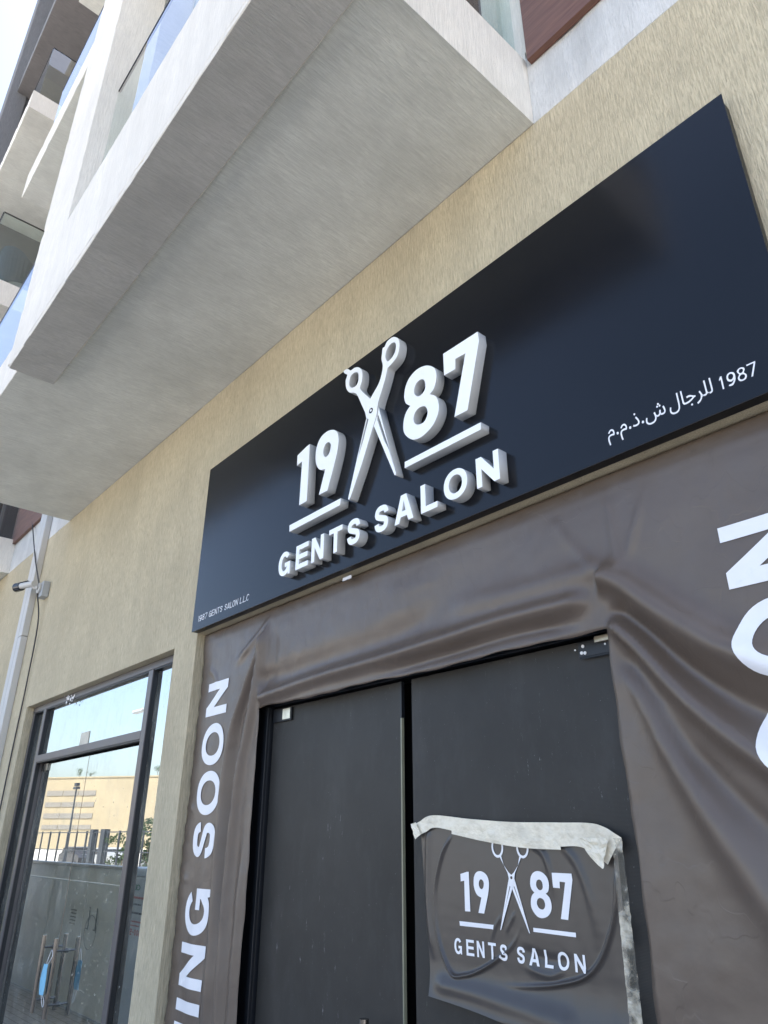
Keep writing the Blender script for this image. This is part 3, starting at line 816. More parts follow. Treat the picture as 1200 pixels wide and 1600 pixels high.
# small legal name, lower left of the sign: thin slanted capitals
txt = '1987 GENTS SALON L.L.C'
adv = {'1': .5, ' ': .55, 'I': .4, '.': .30, 'L': .72}
x = 0; items = []
for ch in txt:
    if ch != ' ': items.append((ch, x))
    x += adv.get(ch, .98)
sx = (-3.116+3.668)/x
for ch, xx in items:
    wch = {'1': .32, '.': .1, 'L': .6}.get(ch, .80)*sx
    G = glyph(ch, wch, .034, .0036, .0036)
    flat_text([[[(-3.668+xx*sx+px+pz*.12, 2.9135+pz) for px, pz in c] for c in G]], SG, 'small_letter', SY-.0008)
AR = {'arA':[[(0.044,-0.233),(0.026,-0.156),(0.015,-0.088),(0.012,-0.036),(0.013,-0.013),(0.018,0.007),(0.025,0.024),(0.035,0.039),(0.046,0.051),(0.06,0.061),(0.075,0.069),(0.091,0.075),(0.109,0.079),(0.127,0.082),(0.146,0.083),(0.164,0.083),(0.219,0.075),(0.217,0.114),(0.204,0.147),(0.198,0.156),(0.191,0.164),(0.183,0.17),(0.173,0.175),(0.164,0.178),(0.153,0.178),(0.143,0.178),(0.134,0.176),(0.125,0.172),(0.117,0.167),(0.108,0.16),(0.1,0.152),(0.078,0.119),(0.041,0.139),(0.052,0.159),(0.063,0.176),(0.076,0.19),(0.088,0.202),(0.101,0.211),(0.115,0.218),(0.129,0.223),(0.142,0.225),(0.156,0.226),(0.175,0.225),(0.192,0.221),(0.207,0.214),(0.22,0.204),(0.231,0.193),(0.24,0.18),(0.247,0.167),(0.253,0.152),(0.258,0.137),(0.263,0.092),(0.26,0.062),(0.251,0.036),(0.241,0.017),(0.181,0.031),(0.131,0.033),(0.117,0.032),(0.104,0.028),(0.093,0.024),(0.083,0.017),(0.075,0.009),(0.069,0.0),(0.064,-0.011),(0.061,-0.024),(0.06,-0.039),(0.064,-0.091),(0.074,-0.155),(0.09,-0.221)],[(0.33,0.032),(0.331,0.045),(0.334,0.055),(0.34,0.063),(0.348,0.068),(0.356,0.071),(0.366,0.072),(0.376,0.071),(0.384,0.068),(0.392,0.063),(0.398,0.055),(0.402,0.045),(0.403,0.032),(0.402,0.019),(0.398,0.009),(0.392,0.001),(0.384,-0.004),(0.376,-0.007),(0.366,-0.008),(0.356,-0.007),(0.348,-0.004),(0.34,0.001),(0.334,0.009),(0.331,0.019)],[(0.49,-0.233),(0.472,-0.156),(0.461,-0.088),(0.458,-0.036),(0.459,-0.013),(0.463,0.007),(0.471,0.024),(0.48,0.039),(0.492,0.051),(0.506,0.061),(0.521,0.069),(0.537,0.075),(0.555,0.079),(0.573,0.082),(0.591,0.083),(0.61,0.083),(0.664,0.075),(0.662,0.114),(0.65,0.147),(0.644,0.156),(0.637,0.164),(0.628,0.17),(0.619,0.175),(0.609,0.178),(0.599,0.178),(0.589,0.178),(0.58,0.176),(0.571,0.172),(0.562,0.167),(0.554,0.16),(0.546,0.152),(0.524,0.119),(0.487,0.139),(0.498,0.159),(0.509,0.176),(0.521,0.19),(0.534,0.202),(0.547,0.211),(0.561,0.218),(0.575,0.223),(0.588,0.225),(0.602,0.226),(0.621,0.225),(0.638,0.221),(0.653,0.214),(0.666,0.204),(0.676,0.193),(0.686,0.18),(0.693,0.167),(0.699,0.152),(0.703,0.137),(0.709,0.092),(0.705,0.062),(0.697,0.036),(0.687,0.017),(0.627,0.031),(0.577,0.033),(0.563,0.032),(0.55,0.028),(0.539,0.024),(0.529,0.017),(0.521,0.009),(0.515,0.0),(0.51,-0.011),(0.507,-0.024),(0.506,-0.039),(0.51,-0.091),(0.52,-0.155),(0.535,-0.221)],[(0.775,0.032),(0.777,0.045),(0.78,0.055),(0.786,0.063),(0.794,0.068),(0.802,0.071),(0.811,0.072),(0.821,0.071),(0.83,0.068),(0.838,0.063),(0.844,0.055),(0.848,0.045),(0.849,0.032),(0.848,0.019),(0.844,0.009),(0.838,0.001),(0.83,-0.004),(0.821,-0.007),(0.811,-0.008),(0.802,-0.007),(0.794,-0.004),(0.786,0.001),(0.78,0.009),(0.777,0.019)],[(0.912,0.027),(0.936,0.068),(0.969,0.053),(0.984,0.049),(1.001,0.046),(1.019,0.046),(1.037,0.046),(1.053,0.048),(1.066,0.052),(1.077,0.056),(1.085,0.062),(1.092,0.069),(1.096,0.077),(1.099,0.086),(1.1,0.096),(1.095,0.125),(1.073,0.173),(1.022,0.251),(1.063,0.278),(1.082,0.25),(1.099,0.224),(1.113,0.2),(1.124,0.177),(1.133,0.157),(1.14,0.138),(1.144,0.122),(1.147,0.107),(1.148,0.093),(1.146,0.077),(1.142,0.062),(1.136,0.047),(1.126,0.033),(1.113,0.021),(1.096,0.011),(1.075,0.003),(1.049,-0.002),(1.019,-0.004),(0.978,0.0),(0.941,0.01)],[(1.02,0.332),(1.012,0.333),(1.005,0.336),(0.999,0.341),(0.994,0.347),(0.991,0.353),(0.99,0.361),(0.991,0.369),(0.994,0.375),(0.999,0.382),(1.005,0.387),(1.012,0.39),(1.02,0.391),(1.027,0.39),(1.034,0.387),(1.04,0.382),(1.045,0.375),(1.048,0.369),(1.049,0.361),(1.048,0.353),(1.045,0.347),(1.04,0.341),(1.034,0.336),(1.027,0.333)],[(1.217,0.032),(1.218,0.045),(1.222,0.055),(1.228,0.063),(1.235,0.068),(1.244,0.071),(1.253,0.072),(1.263,0.071),(1.272,0.068),(1.279,0.063),(1.286,0.055),(1.289,0.045),(1.29,0.032),(1.289,0.019),(1.286,0.009),(1.279,0.001),(1.272,-0.004),(1.263,-0.007),(1.253,-0.008),(1.244,-0.007),(1.235,-0.004),(1.228,0.001),(1.222,0.009),(1.218,0.019)],[(1.519,-0.138),(1.497,-0.137),(1.475,-0.133),(1.455,-0.128),(1.435,-0.121),(1.417,-0.112),(1.401,-0.101),(1.387,-0.089),(1.374,-0.074),(1.364,-0.058),(1.357,-0.041),(1.352,-0.022),(1.351,-0.001),(1.354,0.03),(1.362,0.065),(1.376,0.104),(1.418,0.088),(1.408,0.056),(1.402,0.028),(1.4,0.004),(1.401,-0.016),(1.407,-0.033),(1.416,-0.047),(1.428,-0.06),(1.443,-0.07),(1.46,-0.079),(1.479,-0.084),(1.499,-0.088),(1.52,-0.089),(1.546,-0.088),(1.568,-0.085),(1.588,-0.08),(1.605,-0.073),(1.619,-0.065),(1.631,-0.055),(1.641,-0.045),(1.649,-0.034),(1.654,-0.022),(1.658,-0.01),(1.66,0.003),(1.661,0.015),(1.657,0.065),(1.647,0.11),(1.634,0.155),(1.682,0.168),(1.692,0.132),(1.697,0.11),(1.701,0.095),(1.706,0.082),(1.711,0.071),(1.716,0.063),(1.722,0.056),(1.729,0.052),(1.737,0.049),(1.763,0.046),(1.784,0.049),(1.79,0.052),(1.796,0.056),(1.801,0.063),(1.806,0.072),(1.811,0.084),(1.815,0.099),(1.827,0.167),(1.872,0.159),(1.868,0.133),(1.863,0.102),(1.861,0.077),(1.865,0.061),(1.869,0.057),(1.874,0.053),(1.881,0.05),(1.915,0.046),(1.947,0.048),(1.955,0.051),(1.962,0.056),(1.968,0.062),(1.972,0.071),(1.974,0.082),(1.975,0.097),(1.97,0.132),(1.958,0.175),(1.941,0.221),(1.989,0.239),(2.004,0.196),(2.015,0.148),(2.02,0.106),(2.019,0.087),(2.017,0.07),(2.012,0.055),(2.006,0.042),(1.999,0.031),(1.99,0.021),(1.98,0.013),(1.969,0.007),(1.956,0.003),(1.943,-0.0),(1.929,-0.002),(1.915,-0.003),(1.879,0.001),(1.853,0.012),(1.847,0.017),(1.842,0.023),(1.837,0.031),(1.829,0.057),(1.849,0.057),(1.843,0.044),(1.836,0.033),(1.828,0.023),(1.82,0.015),(1.81,0.008),(1.8,0.003),(1.788,-0.0),(1.775,-0.002),(1.76,-0.003),(1.729,0.002),(1.707,0.015),(1.694,0.033),(1.686,0.055),(1.711,0.024),(1.708,0.005),(1.704,-0.014),(1.698,-0.033),(1.69,-0.051),(1.68,-0.069),(1.667,-0.085),(1.651,-0.1),(1.632,-0.113),(1.61,-0.123),(1.584,-0.131),(1.553,-0.136)],[(1.822,0.323),(1.814,0.324),(1.807,0.327),(1.801,0.332),(1.796,0.338),(1.793,0.345),(1.792,0.352),(1.793,0.36),(1.796,0.367),(1.801,0.373),(1.807,0.378),(1.814,0.381),(1.822,0.382),(1.829,0.381),(1.836,0.378),(1.842,0.373),(1.847,0.367),(1.85,0.36),(1.851,0.352),(1.85,0.345),(1.847,0.338),(1.842,0.332),(1.836,0.327),(1.829,0.324)],[(1.781,0.258),(1.773,0.259),(1.766,0.262),(1.76,0.266),(1.755,0.273),(1.753,0.279),(1.752,0.287),(1.753,0.294),(1.755,0.301),(1.76,0.308),(1.766,0.313),(1.773,0.316),(1.781,0.317),(1.789,0.316),(1.796,0.313),(1.802,0.308),(1.806,0.301),(1.809,0.294),(1.81,0.287),(1.809,0.279),(1.806,0.273),(1.802,0.266),(1.796,0.262),(1.789,0.259)],[(1.862,0.258),(1.854,0.259),(1.847,0.262),(1.841,0.266),(1.836,0.273),(1.833,0.279),(1.832,0.287),(1.833,0.294),(1.836,0.301),(1.841,0.308),(1.847,0.313),(1.854,0.316),(1.862,0.317),(1.869,0.316),(1.876,0.313),(1.882,0.308),(1.887,0.301),(1.89,0.294),(1.891,0.287),(1.89,0.279),(1.887,0.273),(1.882,0.266),(1.876,0.262),(1.869,0.259)]],'arB':[[(0.018,-0.001),(0.02,0.03),(0.029,0.065),(0.043,0.104),(0.085,0.088),(0.075,0.056),(0.068,0.028),(0.066,0.004),(0.068,-0.015),(0.073,-0.031),(0.082,-0.046),(0.093,-0.058),(0.107,-0.069),(0.123,-0.078),(0.142,-0.084),(0.163,-0.088),(0.186,-0.089),(0.213,-0.088),(0.237,-0.083),(0.257,-0.076),(0.274,-0.067),(0.289,-0.054),(0.301,-0.039),(0.31,-0.02),(0.317,0.002),(0.322,0.026),(0.325,0.054),(0.326,0.085),(0.325,0.119),(0.314,0.423),(0.363,0.423),(0.373,0.107),(0.37,0.031),(0.366,0.007),(0.361,-0.015),(0.353,-0.036),(0.344,-0.056),(0.332,-0.074),(0.319,-0.09),(0.303,-0.104),(0.285,-0.116),(0.264,-0.125),(0.24,-0.132),(0.213,-0.136),(0.184,-0.138),(0.163,-0.137),(0.143,-0.134),(0.123,-0.129),(0.104,-0.123),(0.086,-0.114),(0.069,-0.104),(0.055,-0.092),(0.042,-0.078),(0.032,-0.062),(0.024,-0.044),(0.019,-0.023)],[(0.584,-0.003),(0.555,-0.002),(0.531,0.002),(0.512,0.008),(0.497,0.016),(0.485,0.027),(0.477,0.041),(0.472,0.057),(0.468,0.077),(0.467,0.099),(0.455,0.423),(0.503,0.423),(0.515,0.118),(0.521,0.073),(0.525,0.064),(0.532,0.057),(0.541,0.052),(0.553,0.048),(0.57,0.046),(0.59,0.046),(0.598,0.045),(0.604,0.043),(0.608,0.039),(0.612,0.034),(0.613,0.029),(0.614,0.023),(0.613,0.016),(0.61,0.011),(0.606,0.005),(0.6,0.001),(0.593,-0.002)],[(0.584,-0.003),(0.59,0.046),(0.65,0.05),(0.708,0.064),(0.763,0.086),(0.813,0.115),(0.778,0.139),(0.734,0.154),(0.683,0.16),(0.665,0.159),(0.648,0.157),(0.63,0.154),(0.62,0.199),(0.652,0.206),(0.683,0.209),(0.703,0.208),(0.721,0.205),(0.739,0.201),(0.784,0.183),(0.822,0.162),(0.858,0.144),(0.869,0.14),(0.881,0.137),(0.893,0.136),(0.906,0.136),(0.91,0.094),(0.893,0.093),(0.878,0.09),(0.863,0.087),(0.821,0.068),(0.778,0.045),(0.729,0.022),(0.666,0.004),(0.641,0.0),(0.614,-0.002)],[(0.75,-0.11),(0.742,-0.109),(0.735,-0.106),(0.729,-0.102),(0.724,-0.096),(0.721,-0.089),(0.72,-0.081),(0.721,-0.074),(0.724,-0.067),(0.729,-0.06),(0.735,-0.056),(0.742,-0.053),(0.75,-0.052),(0.757,-0.053),(0.764,-0.056),(0.77,-0.06),(0.775,-0.067),(0.778,-0.074),(0.779,-0.081),(0.778,-0.089),(0.775,-0.096),(0.77,-0.102),(0.764,-0.106),(0.757,-0.109)],[(0.936,-0.138),(0.919,-0.092),(0.946,-0.083),(0.97,-0.072),(0.991,-0.06),(1.009,-0.047),(1.024,-0.034),(1.036,-0.021),(1.047,-0.007),(1.055,0.007),(1.06,0.022),(1.064,0.036),(1.067,0.05),(1.068,0.063),(1.066,0.083),(1.062,0.103),(1.055,0.122),(1.027,0.179),(1.07,0.201),(1.09,0.16),(1.105,0.122),(1.116,0.09),(1.122,0.074),(1.129,0.063),(1.138,0.055),(1.148,0.05),(1.16,0.047),(1.174,0.046),(1.182,0.045),(1.188,0.043),(1.192,0.039),(1.195,0.034),(1.197,0.029),(1.198,0.023),(1.197,0.016),(1.194,0.011),(1.19,0.005),(1.184,0.001),(1.177,-0.002),(1.168,-0.003),(1.152,-0.002),(1.138,0.001),(1.126,0.006),(1.116,0.013),(1.108,0.021),(1.101,0.031),(1.09,0.062),(1.109,0.052),(1.107,0.026),(1.101,0.002),(1.092,-0.02),(1.079,-0.04),(1.064,-0.059),(1.047,-0.076),(1.028,-0.091),(1.009,-0.104),(0.99,-0.116),(0.971,-0.125),(0.953,-0.132)],[(1.168,-0.003),(1.174,0.046),(1.194,0.046),(1.21,0.049),(1.221,0.052),(1.229,0.058),(1.234,0.065),(1.237,0.075),(1.238,0.122),(1.228,0.423),(1.277,0.423),(1.286,0.123),(1.288,0.104),(1.291,0.088),(1.296,0.076),(1.303,0.065),(1.31,0.058),(1.32,0.052),(1.33,0.049),(1.341,0.046),(1.352,0.046),(1.36,0.045),(1.366,0.043),(1.37,0.039),(1.373,0.034),(1.375,0.029),(1.376,0.023),(1.375,0.016),(1.372,0.011),(1.368,0.005),(1.361,0.001),(1.354,-0.002),(1.346,-0.003),(1.331,-0.002),(1.317,0.001),(1.305,0.005),(1.295,0.011),(1.286,0.018),(1.279,0.026),(1.274,0.034),(1.27,0.043),(1.267,0.053),(1.28,0.052),(1.275,0.04),(1.269,0.03),(1.261,0.022),(1.251,0.014),(1.239,0.008),(1.225,0.003),(1.208,-0.0),(1.19,-0.002)],[(1.346,-0.003),(1.352,0.046),(1.372,0.046),(1.388,0.049),(1.399,0.052),(1.407,0.058),(1.412,0.065),(1.415,0.075),(1.416,0.122),(1.404,0.423),(1.452,0.423),(1.464,0.127),(1.462,0.071),(1.459,0.056),(1.454,0.042),(1.447,0.03),(1.437,0.02),(1.425,0.012),(1.41,0.005),(1.393,0.001),(1.371,-0.002)]]}
def place_ar(cs, x0, x1, zb, hs):
    xs = [p[0] for c in cs for p in c]
    a, b = min(xs), max(xs); s = (x1-x0)/(b-a)
    return [[(x0+(p[0]-a)*s, zb+p[1]*hs) for p in c] for c in cs]
arz = 2.934
for c in place_ar(AR['arA'], -.995, -.800, arz, .115): flat_text([[c]], SG, 'small_letter', SY-.0008)
for i, c in enumerate(place_ar(AR['arB'], -.788, -.657, arz, .115)): flat_text([[c]], SG, 'small_letter', SY-.0008-.0001*i)
x = -.636
for ch in '1987':
    w = .010 if ch == '1' else .0235
    flat_text([[[(x+px, 2.9300+pz) for px, pz in c] for c in glyph(ch, w, .042, .0042, .0042)]], SG, 'small_letter', SY-.0008)
    x += .0205 if ch == '1' else .0285

# ============================================================ BANNER
BN = thing('construction_banner', (-2.09, .05, 0), 'taupe vinyl hoarding banner with white coming soon lettering wrapped round the black doors', 'banner')
BX0, BX1, BZ1 = -3.732, -.41, 2.863
CX0, CX1, CZ1 = -3.083, -1.140, 2.372
def seg_dist(x, z, poly):
    best = np.full(x.shape, 9.0); bt = np.zeros(x.shape)
    P = np.array(poly, float)
    ln = np.linalg.norm(np.diff(P, axis=0), axis=1); cum = np.concatenate([[0], np.cumsum(ln)]); tot = cum[-1]
    for i in range(len(P)-1):
        a, b = P[i], P[i+1]; d = b-a; L2 = d@d
        t = np.clip(((x-a[0])*d[0]+(z-a[1])*d[1])/L2, 0, 1)
        dist = np.hypot(x-(a[0]+t*d[0]), z-(a[1]+t*d[1]))
        m = dist < best
        best = np.where(m, dist, best); bt = np.where(m, (cum[i]+t*ln[i])/tot, bt)
    return best, bt
def ridge(x, z, poly, w, a, w1=None, t0=0.0, t1=0.0):
    d, t = seg_dist(x, z, poly)
    ww = w+(w1-w)*t if w1 is not None else w
    f = np.ones_like(t)
    if t0: f = f*np.clip(t/t0, 0, 1)
    if t1: f = f*np.clip((1-t)/t1, 0, 1)
    f = f*f*(3-2*f)
    return a*f*np.exp(-(d/ww)**2)
def cr(poly, n=6): return [(v.x, v.y) for v in smooth_path([(p[0], p[1]) for p in poly], n)] if len(poly) > 2 else poly
RID = [
 (cr([(-3.08,2.415),(-2.86,2.432),(-2.57,2.449),(-2.24,2.455),(-1.82,2.468),(-1.50,2.478),(-1.16,2.468)]), .030, .034, .036, .02, .05),
 (cr([(-3.09,2.50),(-2.68,2.515),(-2.30,2.525),(-1.96,2.56),(-1.7,2.60)]), .055, -.020, .07, .02, .3),
 (cr([(-2.25,2.395),(-1.82,2.415),(-1.5,2.425),(-1.2,2.41)]), .022, -.016, .022, .3, .15),
 (cr([(-1.95,2.60),(-1.5,2.565),(-1.2,2.56),(-1.06,2.53)]), .05, .014, .04, .5, .1),
 (cr([(-1.14,2.53),(-1.06,2.49),(-.97,2.40),(-.88,2.315),(-.79,2.245),(-.62,2.15),(-.41,2.07)]), .042, .050, .060, .03, 0),
 (cr([(-1.12,2.44),(-1.02,2.345),(-.94,2.245),(-.86,2.165),(-.76,2.09),(-.58,1.99),(-.41,1.92)]), .022, -.022, .05, .05, 0),
 (cr([(-1.13,2.40),(-1.04,2.30),(-.97,2.20),(-.89,2.10),(-.80,2.01),(-.62,1.86),(-.41,1.72)]), .024, .040, .052, .05, 0),
 (cr([(-1.12,2.33),(-1.04,2.18),(-.97,2.04),(-.88,1.92),(-.76,1.79),(-.5,1.55)]), .024, -.020, .05, .1, 0),
 (cr([(-1.10,2.28),(-1.03,2.12),(-.975,1.98),(-.90,1.83),(-.80,1.66),(-.66,1.46),(-.41,1.2)]), .026, .030, .085, .1, 0),
 (cr([(-.95,1.45),(-.80,1.1),(-.6,.6)]), .13, .02, .18, .3, 0),
 (cr([(-3.055,2.80),(-3.10,2.66),(-3.20,2.48),(-3.30,2.28),(-3.345,2.05),(-3.35,1.75),(-3.33,1.3),(-3.32,.8)]), .018, .030, .050, .05, .2),
 (cr([(-3.05,2.80),(-3.085,2.60),(-3.13,2.36),(-3.19,2.14),(-3.225,1.90),(-3.24,1.60),(-3.225,1.25),(-3.2,.7)]), .016, .032, .036, .05, .1),
 (cr([(-3.06,2.74),(-3.15,2.52),(-3.25,2.32),(-3.285,2.05),(-3.295,1.7),(-3.28,1.3)]), .014, -.018, .03, .1, .2),
 (cr([(-3.05,2.81),(-3.20,2.70),(-3.38,2.62)]), .014, .016, .03, .05, .5),
 (cr([(-3.13,1.9),(-3.13,1.3),(-3.12,.6)]), .03, .018, .03, .3, .1),
 (cr([(-3.045,2.82),(-3.055,2.66),(-3.07,2.47),(-3.085,2.40)]), .010, .014, .012, .02, .1),
 (cr([(-2.98,2.79),(-2.97,2.62),(-3.02,2.48)]), .03, -.006, .03, .2, .2),
 (cr([(-3.45,2.0),(-3.5,1.4),(-3.48,.9)]), .08, .012, .08, .4, .3),
 (cr([(-1.30,2.80),(-1.22,2.66),(-1.12,2.54)]), .014, .007, .02, .2, .2),
 (cr([(-.95,2.78),(-1.0,2.64),(-1.06,2.53)]), .013, .007, .016, .3, .2),
 (cr([(-2.2,2.74),(-2.0,2.72),(-1.8,2.73)]), .03, .004, .03, .4, .4),
 (cr([(-3.66,2.66),(-3.56,2.60),(-3.50,2.48)]), .014, .006, .02, .2, .5),
 (cr([(-3.70,1.95),(-3.64,1.92)]), .012, .006, .014, .2, .5),
 (cr([(-3.70,1.62),(-3.63,1.60)]), .012, .006, .014, .2, .5),
 (cr([(-1.08,2.84),(-1.07,2.68),(-1.06,2.52)]), .016, .010, .02, .3, .1),
]
def banner_h(x, z):
    """how far the vinyl stands out from its fixing plane"""
    x = np.asarray(x, float); z = np.asarray(z, float)
    h = np.zeros(x.shape)
    for (poly, w, a, w1, t0, t1) in RID:
        h = h+1.12*ridge(x, z, poly, w*.92, a, w1*.92, t0, t1)
    # hem under the sign
    h = h+.004*np.exp(-((z-2.806-.004*np.sin(x*5))/.008)**2)-.006*np.clip((z-2.81)/.05, 0, 1)
    # puckers along the stapled edges
    e = np.clip(1-(x-BX0)/.11, 0, 1)**1.5
    ph = np.sin(z*2*np.pi/.115+1.7*np.sin(z*7.3))+.5*np.sin(z*2*np.pi/.047+z*3)
    h = h+e*(.0022*ph)-e*.006
    h = h+.004*np.sin(x*3.1+z*1.7)+.003*np.sin(x*6.3-z*4.1+1)+.0012*np.sin(x*17+z*9)+.001*np.sin(z*23-x*11)
    top = np.clip((2.80-z)/.12, 0, 1)
    h = h*(.25+.75*top)
    return np.maximum(h, -.035)
BY = .040
def axis(vals, step):
    out = []
    for a, b in zip(vals, vals[1:]):
        n = max(1, round((b-a)/step)); out += [a+(b-a)*i/n for i in range(n)]
    return out+[vals[-1]]
xs = axis([BX0, CX0, CX1, BX1], .0115); zs = axis([0.02, CZ1, BZ1], .0115)
XX, ZZ = np.meshgrid(xs, zs, indexing='ij')
edge_wob = lambda t, s: .0035*math.sin(t*9+s)+.002*math.sin(t*31+s*2)
HH = banner_h(XX, ZZ)
# slight roughness of hand-pulled vinyl
bm = bmesh.new()
V = {}
ic0, ic1 = xs.index(CX0), xs.index(CX1); kc = zs.index(CZ1)
def bv(i, k):
    if (i, k) not in V:
        x, z = xs[i], zs[k]
        y = BY-float(HH[i, k])-.0012*mnoise.noise(Vector((x*22, z*22, 0)))
        if k <= kc+3 and i in (ic0, ic1) and k <= kc: x += edge_wob(z, i)
        if k == kc and ic0 <= i <= ic1: z += edge_wob(x, 3)
        V[(i, k)] = bm.verts.new((x, y, z))
    return V[(i, k)]
for i in range(len(xs)-1):
    for k in range(len(zs)-1):
        if ic0 <= i < ic1 and k < kc: continue
        bm.faces.new((bv(i, k), bv(i+1, k), bv(i+1, k+1), bv(i, k+1)))
bsheet = finish('banner_sheet', bm, M_banner, BN, smooth=True)
so = bsheet.modifiers.new('thickness', 'SOLIDIFY'); so.thickness = .0012; so.offset = 1.0

def conform(name, contours, parent, hfun, y0, mat, step=.016, lift=.0042):
    """printed letter laid on the folds: contours in (x, z) metres"""
    bm = fill_mesh(contours, 0, 0)
    for v in bm.verts: v.co = Vector((v.co.x, 0, v.co.y))
    x0 = min(v.co.x for v in bm.verts); x1 = max(v.co.x for v in bm.verts)
    z0 = min(v.co.z for v in bm.verts); z1 = max(v.co.z for v in bm.verts)
    for a, b, nrm in ((x0, x1, (1, 0, 0)), (z0, z1, (0, 0, 1))):
        c = a+step
        while c < b-1e-4:
            geom = bm.verts[:]+bm.edges[:]+bm.faces[:]
            bmesh.ops.bisect_plane(bm, geom=geom, plane_co=(c, 0, 0) if nrm[0] else (0, 0, c), plane_no=nrm)
            c += step
    P = np.array([(v.co.x, v.co.z) for v in bm.verts])
    h = hfun(P[:, 0], P[:, 1])
    for v, hh in zip(bm.verts, h): v.co.y = y0-float(hh)-lift
    for f in bm.faces:
        f.normal_update()
        if f.normal.y > 0: f.normal_flip()
    me_o = finish(name, bm, mat, parent, smooth='keep')
    for p in me_o.data.polygons: p.use_smooth = True
    return me_o
BL = [('N', 2.390, 2.567), ('O', 2.139, 2.348), ('O', 1.902, 2.111), ('S', 1.700, 1.878), ('G', 1.381, 1.577), ('N', 1.171, 1.346), ('I', 1.076, 1.121),
      ('M', .83, 1.032), ('O', .59, .79), ('C', .37, .56)]
for (xt, xb, dz) in ((-3.625, -3.396, 0.0), (-.758, -.530, 0.008)):
    for ch, z0, z1 in BL:
        G = glyph(ch, z1-z0, xb-xt, .046, .043)
        cs = [[(xb-py, z0+dz+px) for px, py in c] for c in G]
        conform('printed_letter', cs, BN, banner_h, BY, M_print)
# white scraps of torn sticker under the sign
bm = bmesh.new(); box(bm, -2.395, -2.335, .002, .006, 2.838, 2.853)
finish('paper_scrap', bm, M_print, BN)

# ============================================================ POSTER ON THE DOOR
PO = thing('taped_poster', (-1.63, .11, 1.28), 'brown plastic poster with white scissors logo taped to the right black door leaf', 'poster')
PY = .104
PRID = [
 (cr([(-1.862,1.817),(-1.919,1.748),(-1.958,1.635),(-1.950,1.505),(-1.895,1.407),(-1.83,1.405),(-1.753,1.432),(-1.668,1.478),(-1.62,1.52),(-1.590,1.575)]), .0045, .010, .005, .1, .25),
 (cr([(-1.243,1.74),(-1.262,1.62),(-1.312,1.515),(-1.374,1.455),(-1.465,1.425),(-1.58,1.405),(-1.70,1.395)]), .005, .010, .006, .1, .4),
 (cr([(-1.54,1.785),(-1.49,1.755),(-1.468,1.69),(-1.46,1.62)]), .009, .006, .012, .1, .6),
 (cr([(-1.44,1.79),(-1.38,1.74),(-1.34,1.64),(-1.33,1.5)]), .012, .005, .014, .2, .5),
 (cr([(-1.66,1.59),(-1.70,1.545),(-1.72,1.50)]), .006, .003, .006, .3, .4),
 (cr([(-1.61,1.60),(-1.66,1.53)]), .006, .003, .006, .3, .4),
 (cr([(-1.985,1.84),(-1.995,1.6),(-1.97,1.42)]), .012, .008, .012, .1, .2),
 (cr([(-1.98,1.37),(-1.80,1.365),(-1.6,1.35),(-1.40,1.335)]), .022, .010, .03, .1, .1),
 (cr([(-1.62,1.50),(-1.50,1.48),(-1.40,1.49)]), .014, -.004, .014, .3, .3),
 (cr([(-1.60,1.455),(-1.50,1.44),(-1.44,1.47)]), .01, .005, .01, .3, .3),
]
def poster_h(x, z):
    x = np.asarray(x, float); z = np.asarray(z, float)
    h = .003+np.zeros(x.shape)
    for (poly, w, a, w1, t0, t1) in PRID: h = h+ridge(x, z, poly, w, a, w1, t0, t1)
    low = np.clip((1.44-z)/.13, 0, 1)
    h = h+.026*low*low
    h = h+.0005*np.sin(x*15+z*9)+.0006*np.clip((x+1.5)*3, 0, 1)*np.sin(x*90+z*28)
    return h
bm = bmesh.new(); nU, nV = 220, 170; grid = {}
for i in range(nU+1):
    for k in range(nV+1):
        u, v = i/nU, k/nV
        tl, tr_, br, bl = (-2.028,1.85), (-1.232,1.805), (-1.252,1.262), (-1.985,1.332)
        x = (bl[0]*(1-u)+br[0]*u)*(1-v)+(tl[0]*(1-u)+tr_[0]*u)*v
        z = (bl[1]*(1-u)+br[1]*u)*(1-v)+(tl[1]*(1-u)+tr_[1]*u)*v+.006*math.sin(u*5)*(1-v)
        grid[i, k] = (x, z)
P = np.array([grid[i, k] for i in range(nU+1) for k in range(nV+1)]); H = poster_h(P[:, 0], P[:, 1]).reshape(nU+1, nV+1)
vv = [[bm.verts.new((grid[i, k][0], PY-float(H[i, k])-.0003*mnoise.noise(Vector((grid[i, k][0]*30, grid[i, k][1]*40, 2))), grid[i, k][1])) for k in range(nV+1)] for i in range(nU+1)]
for i in range(nU):
    for k in range(nV): bm.faces.new((vv[i][k], vv[i+1][k], vv[i+1][k+1], vv[i][k+1]))
finish('film_sheet', bm, M_film, PO, smooth=True)
KS = .368
def mp_(p): return (-1.850+(p[0]+2.709)*KS*.985, 1.540+(p[1]-3.150)*KS)
for k in ('one', 'nine', 'eight', 'seven'):
    conform('printed_numeral', [[mp_(p) for p in c] for c in digits[k]], PO, poster_h, PY, M_print, .012, .0018)
for k in ('bar1', 'bar2'):
    conform('printed_bar', [[mp_(p) for p in c] for c in digits[k]], PO, poster_h, PY, M_print, .012, .0018)
for ch, a, b in MAIN:
    g = [[mp_((x+a, z+2.932)) for x, z in c] for c in glyph(ch, (b-a)*.92, .120, .0225, .021)]
    conform('printed_letter', g, PO, poster_h, PY, M_print, .012, .0018)
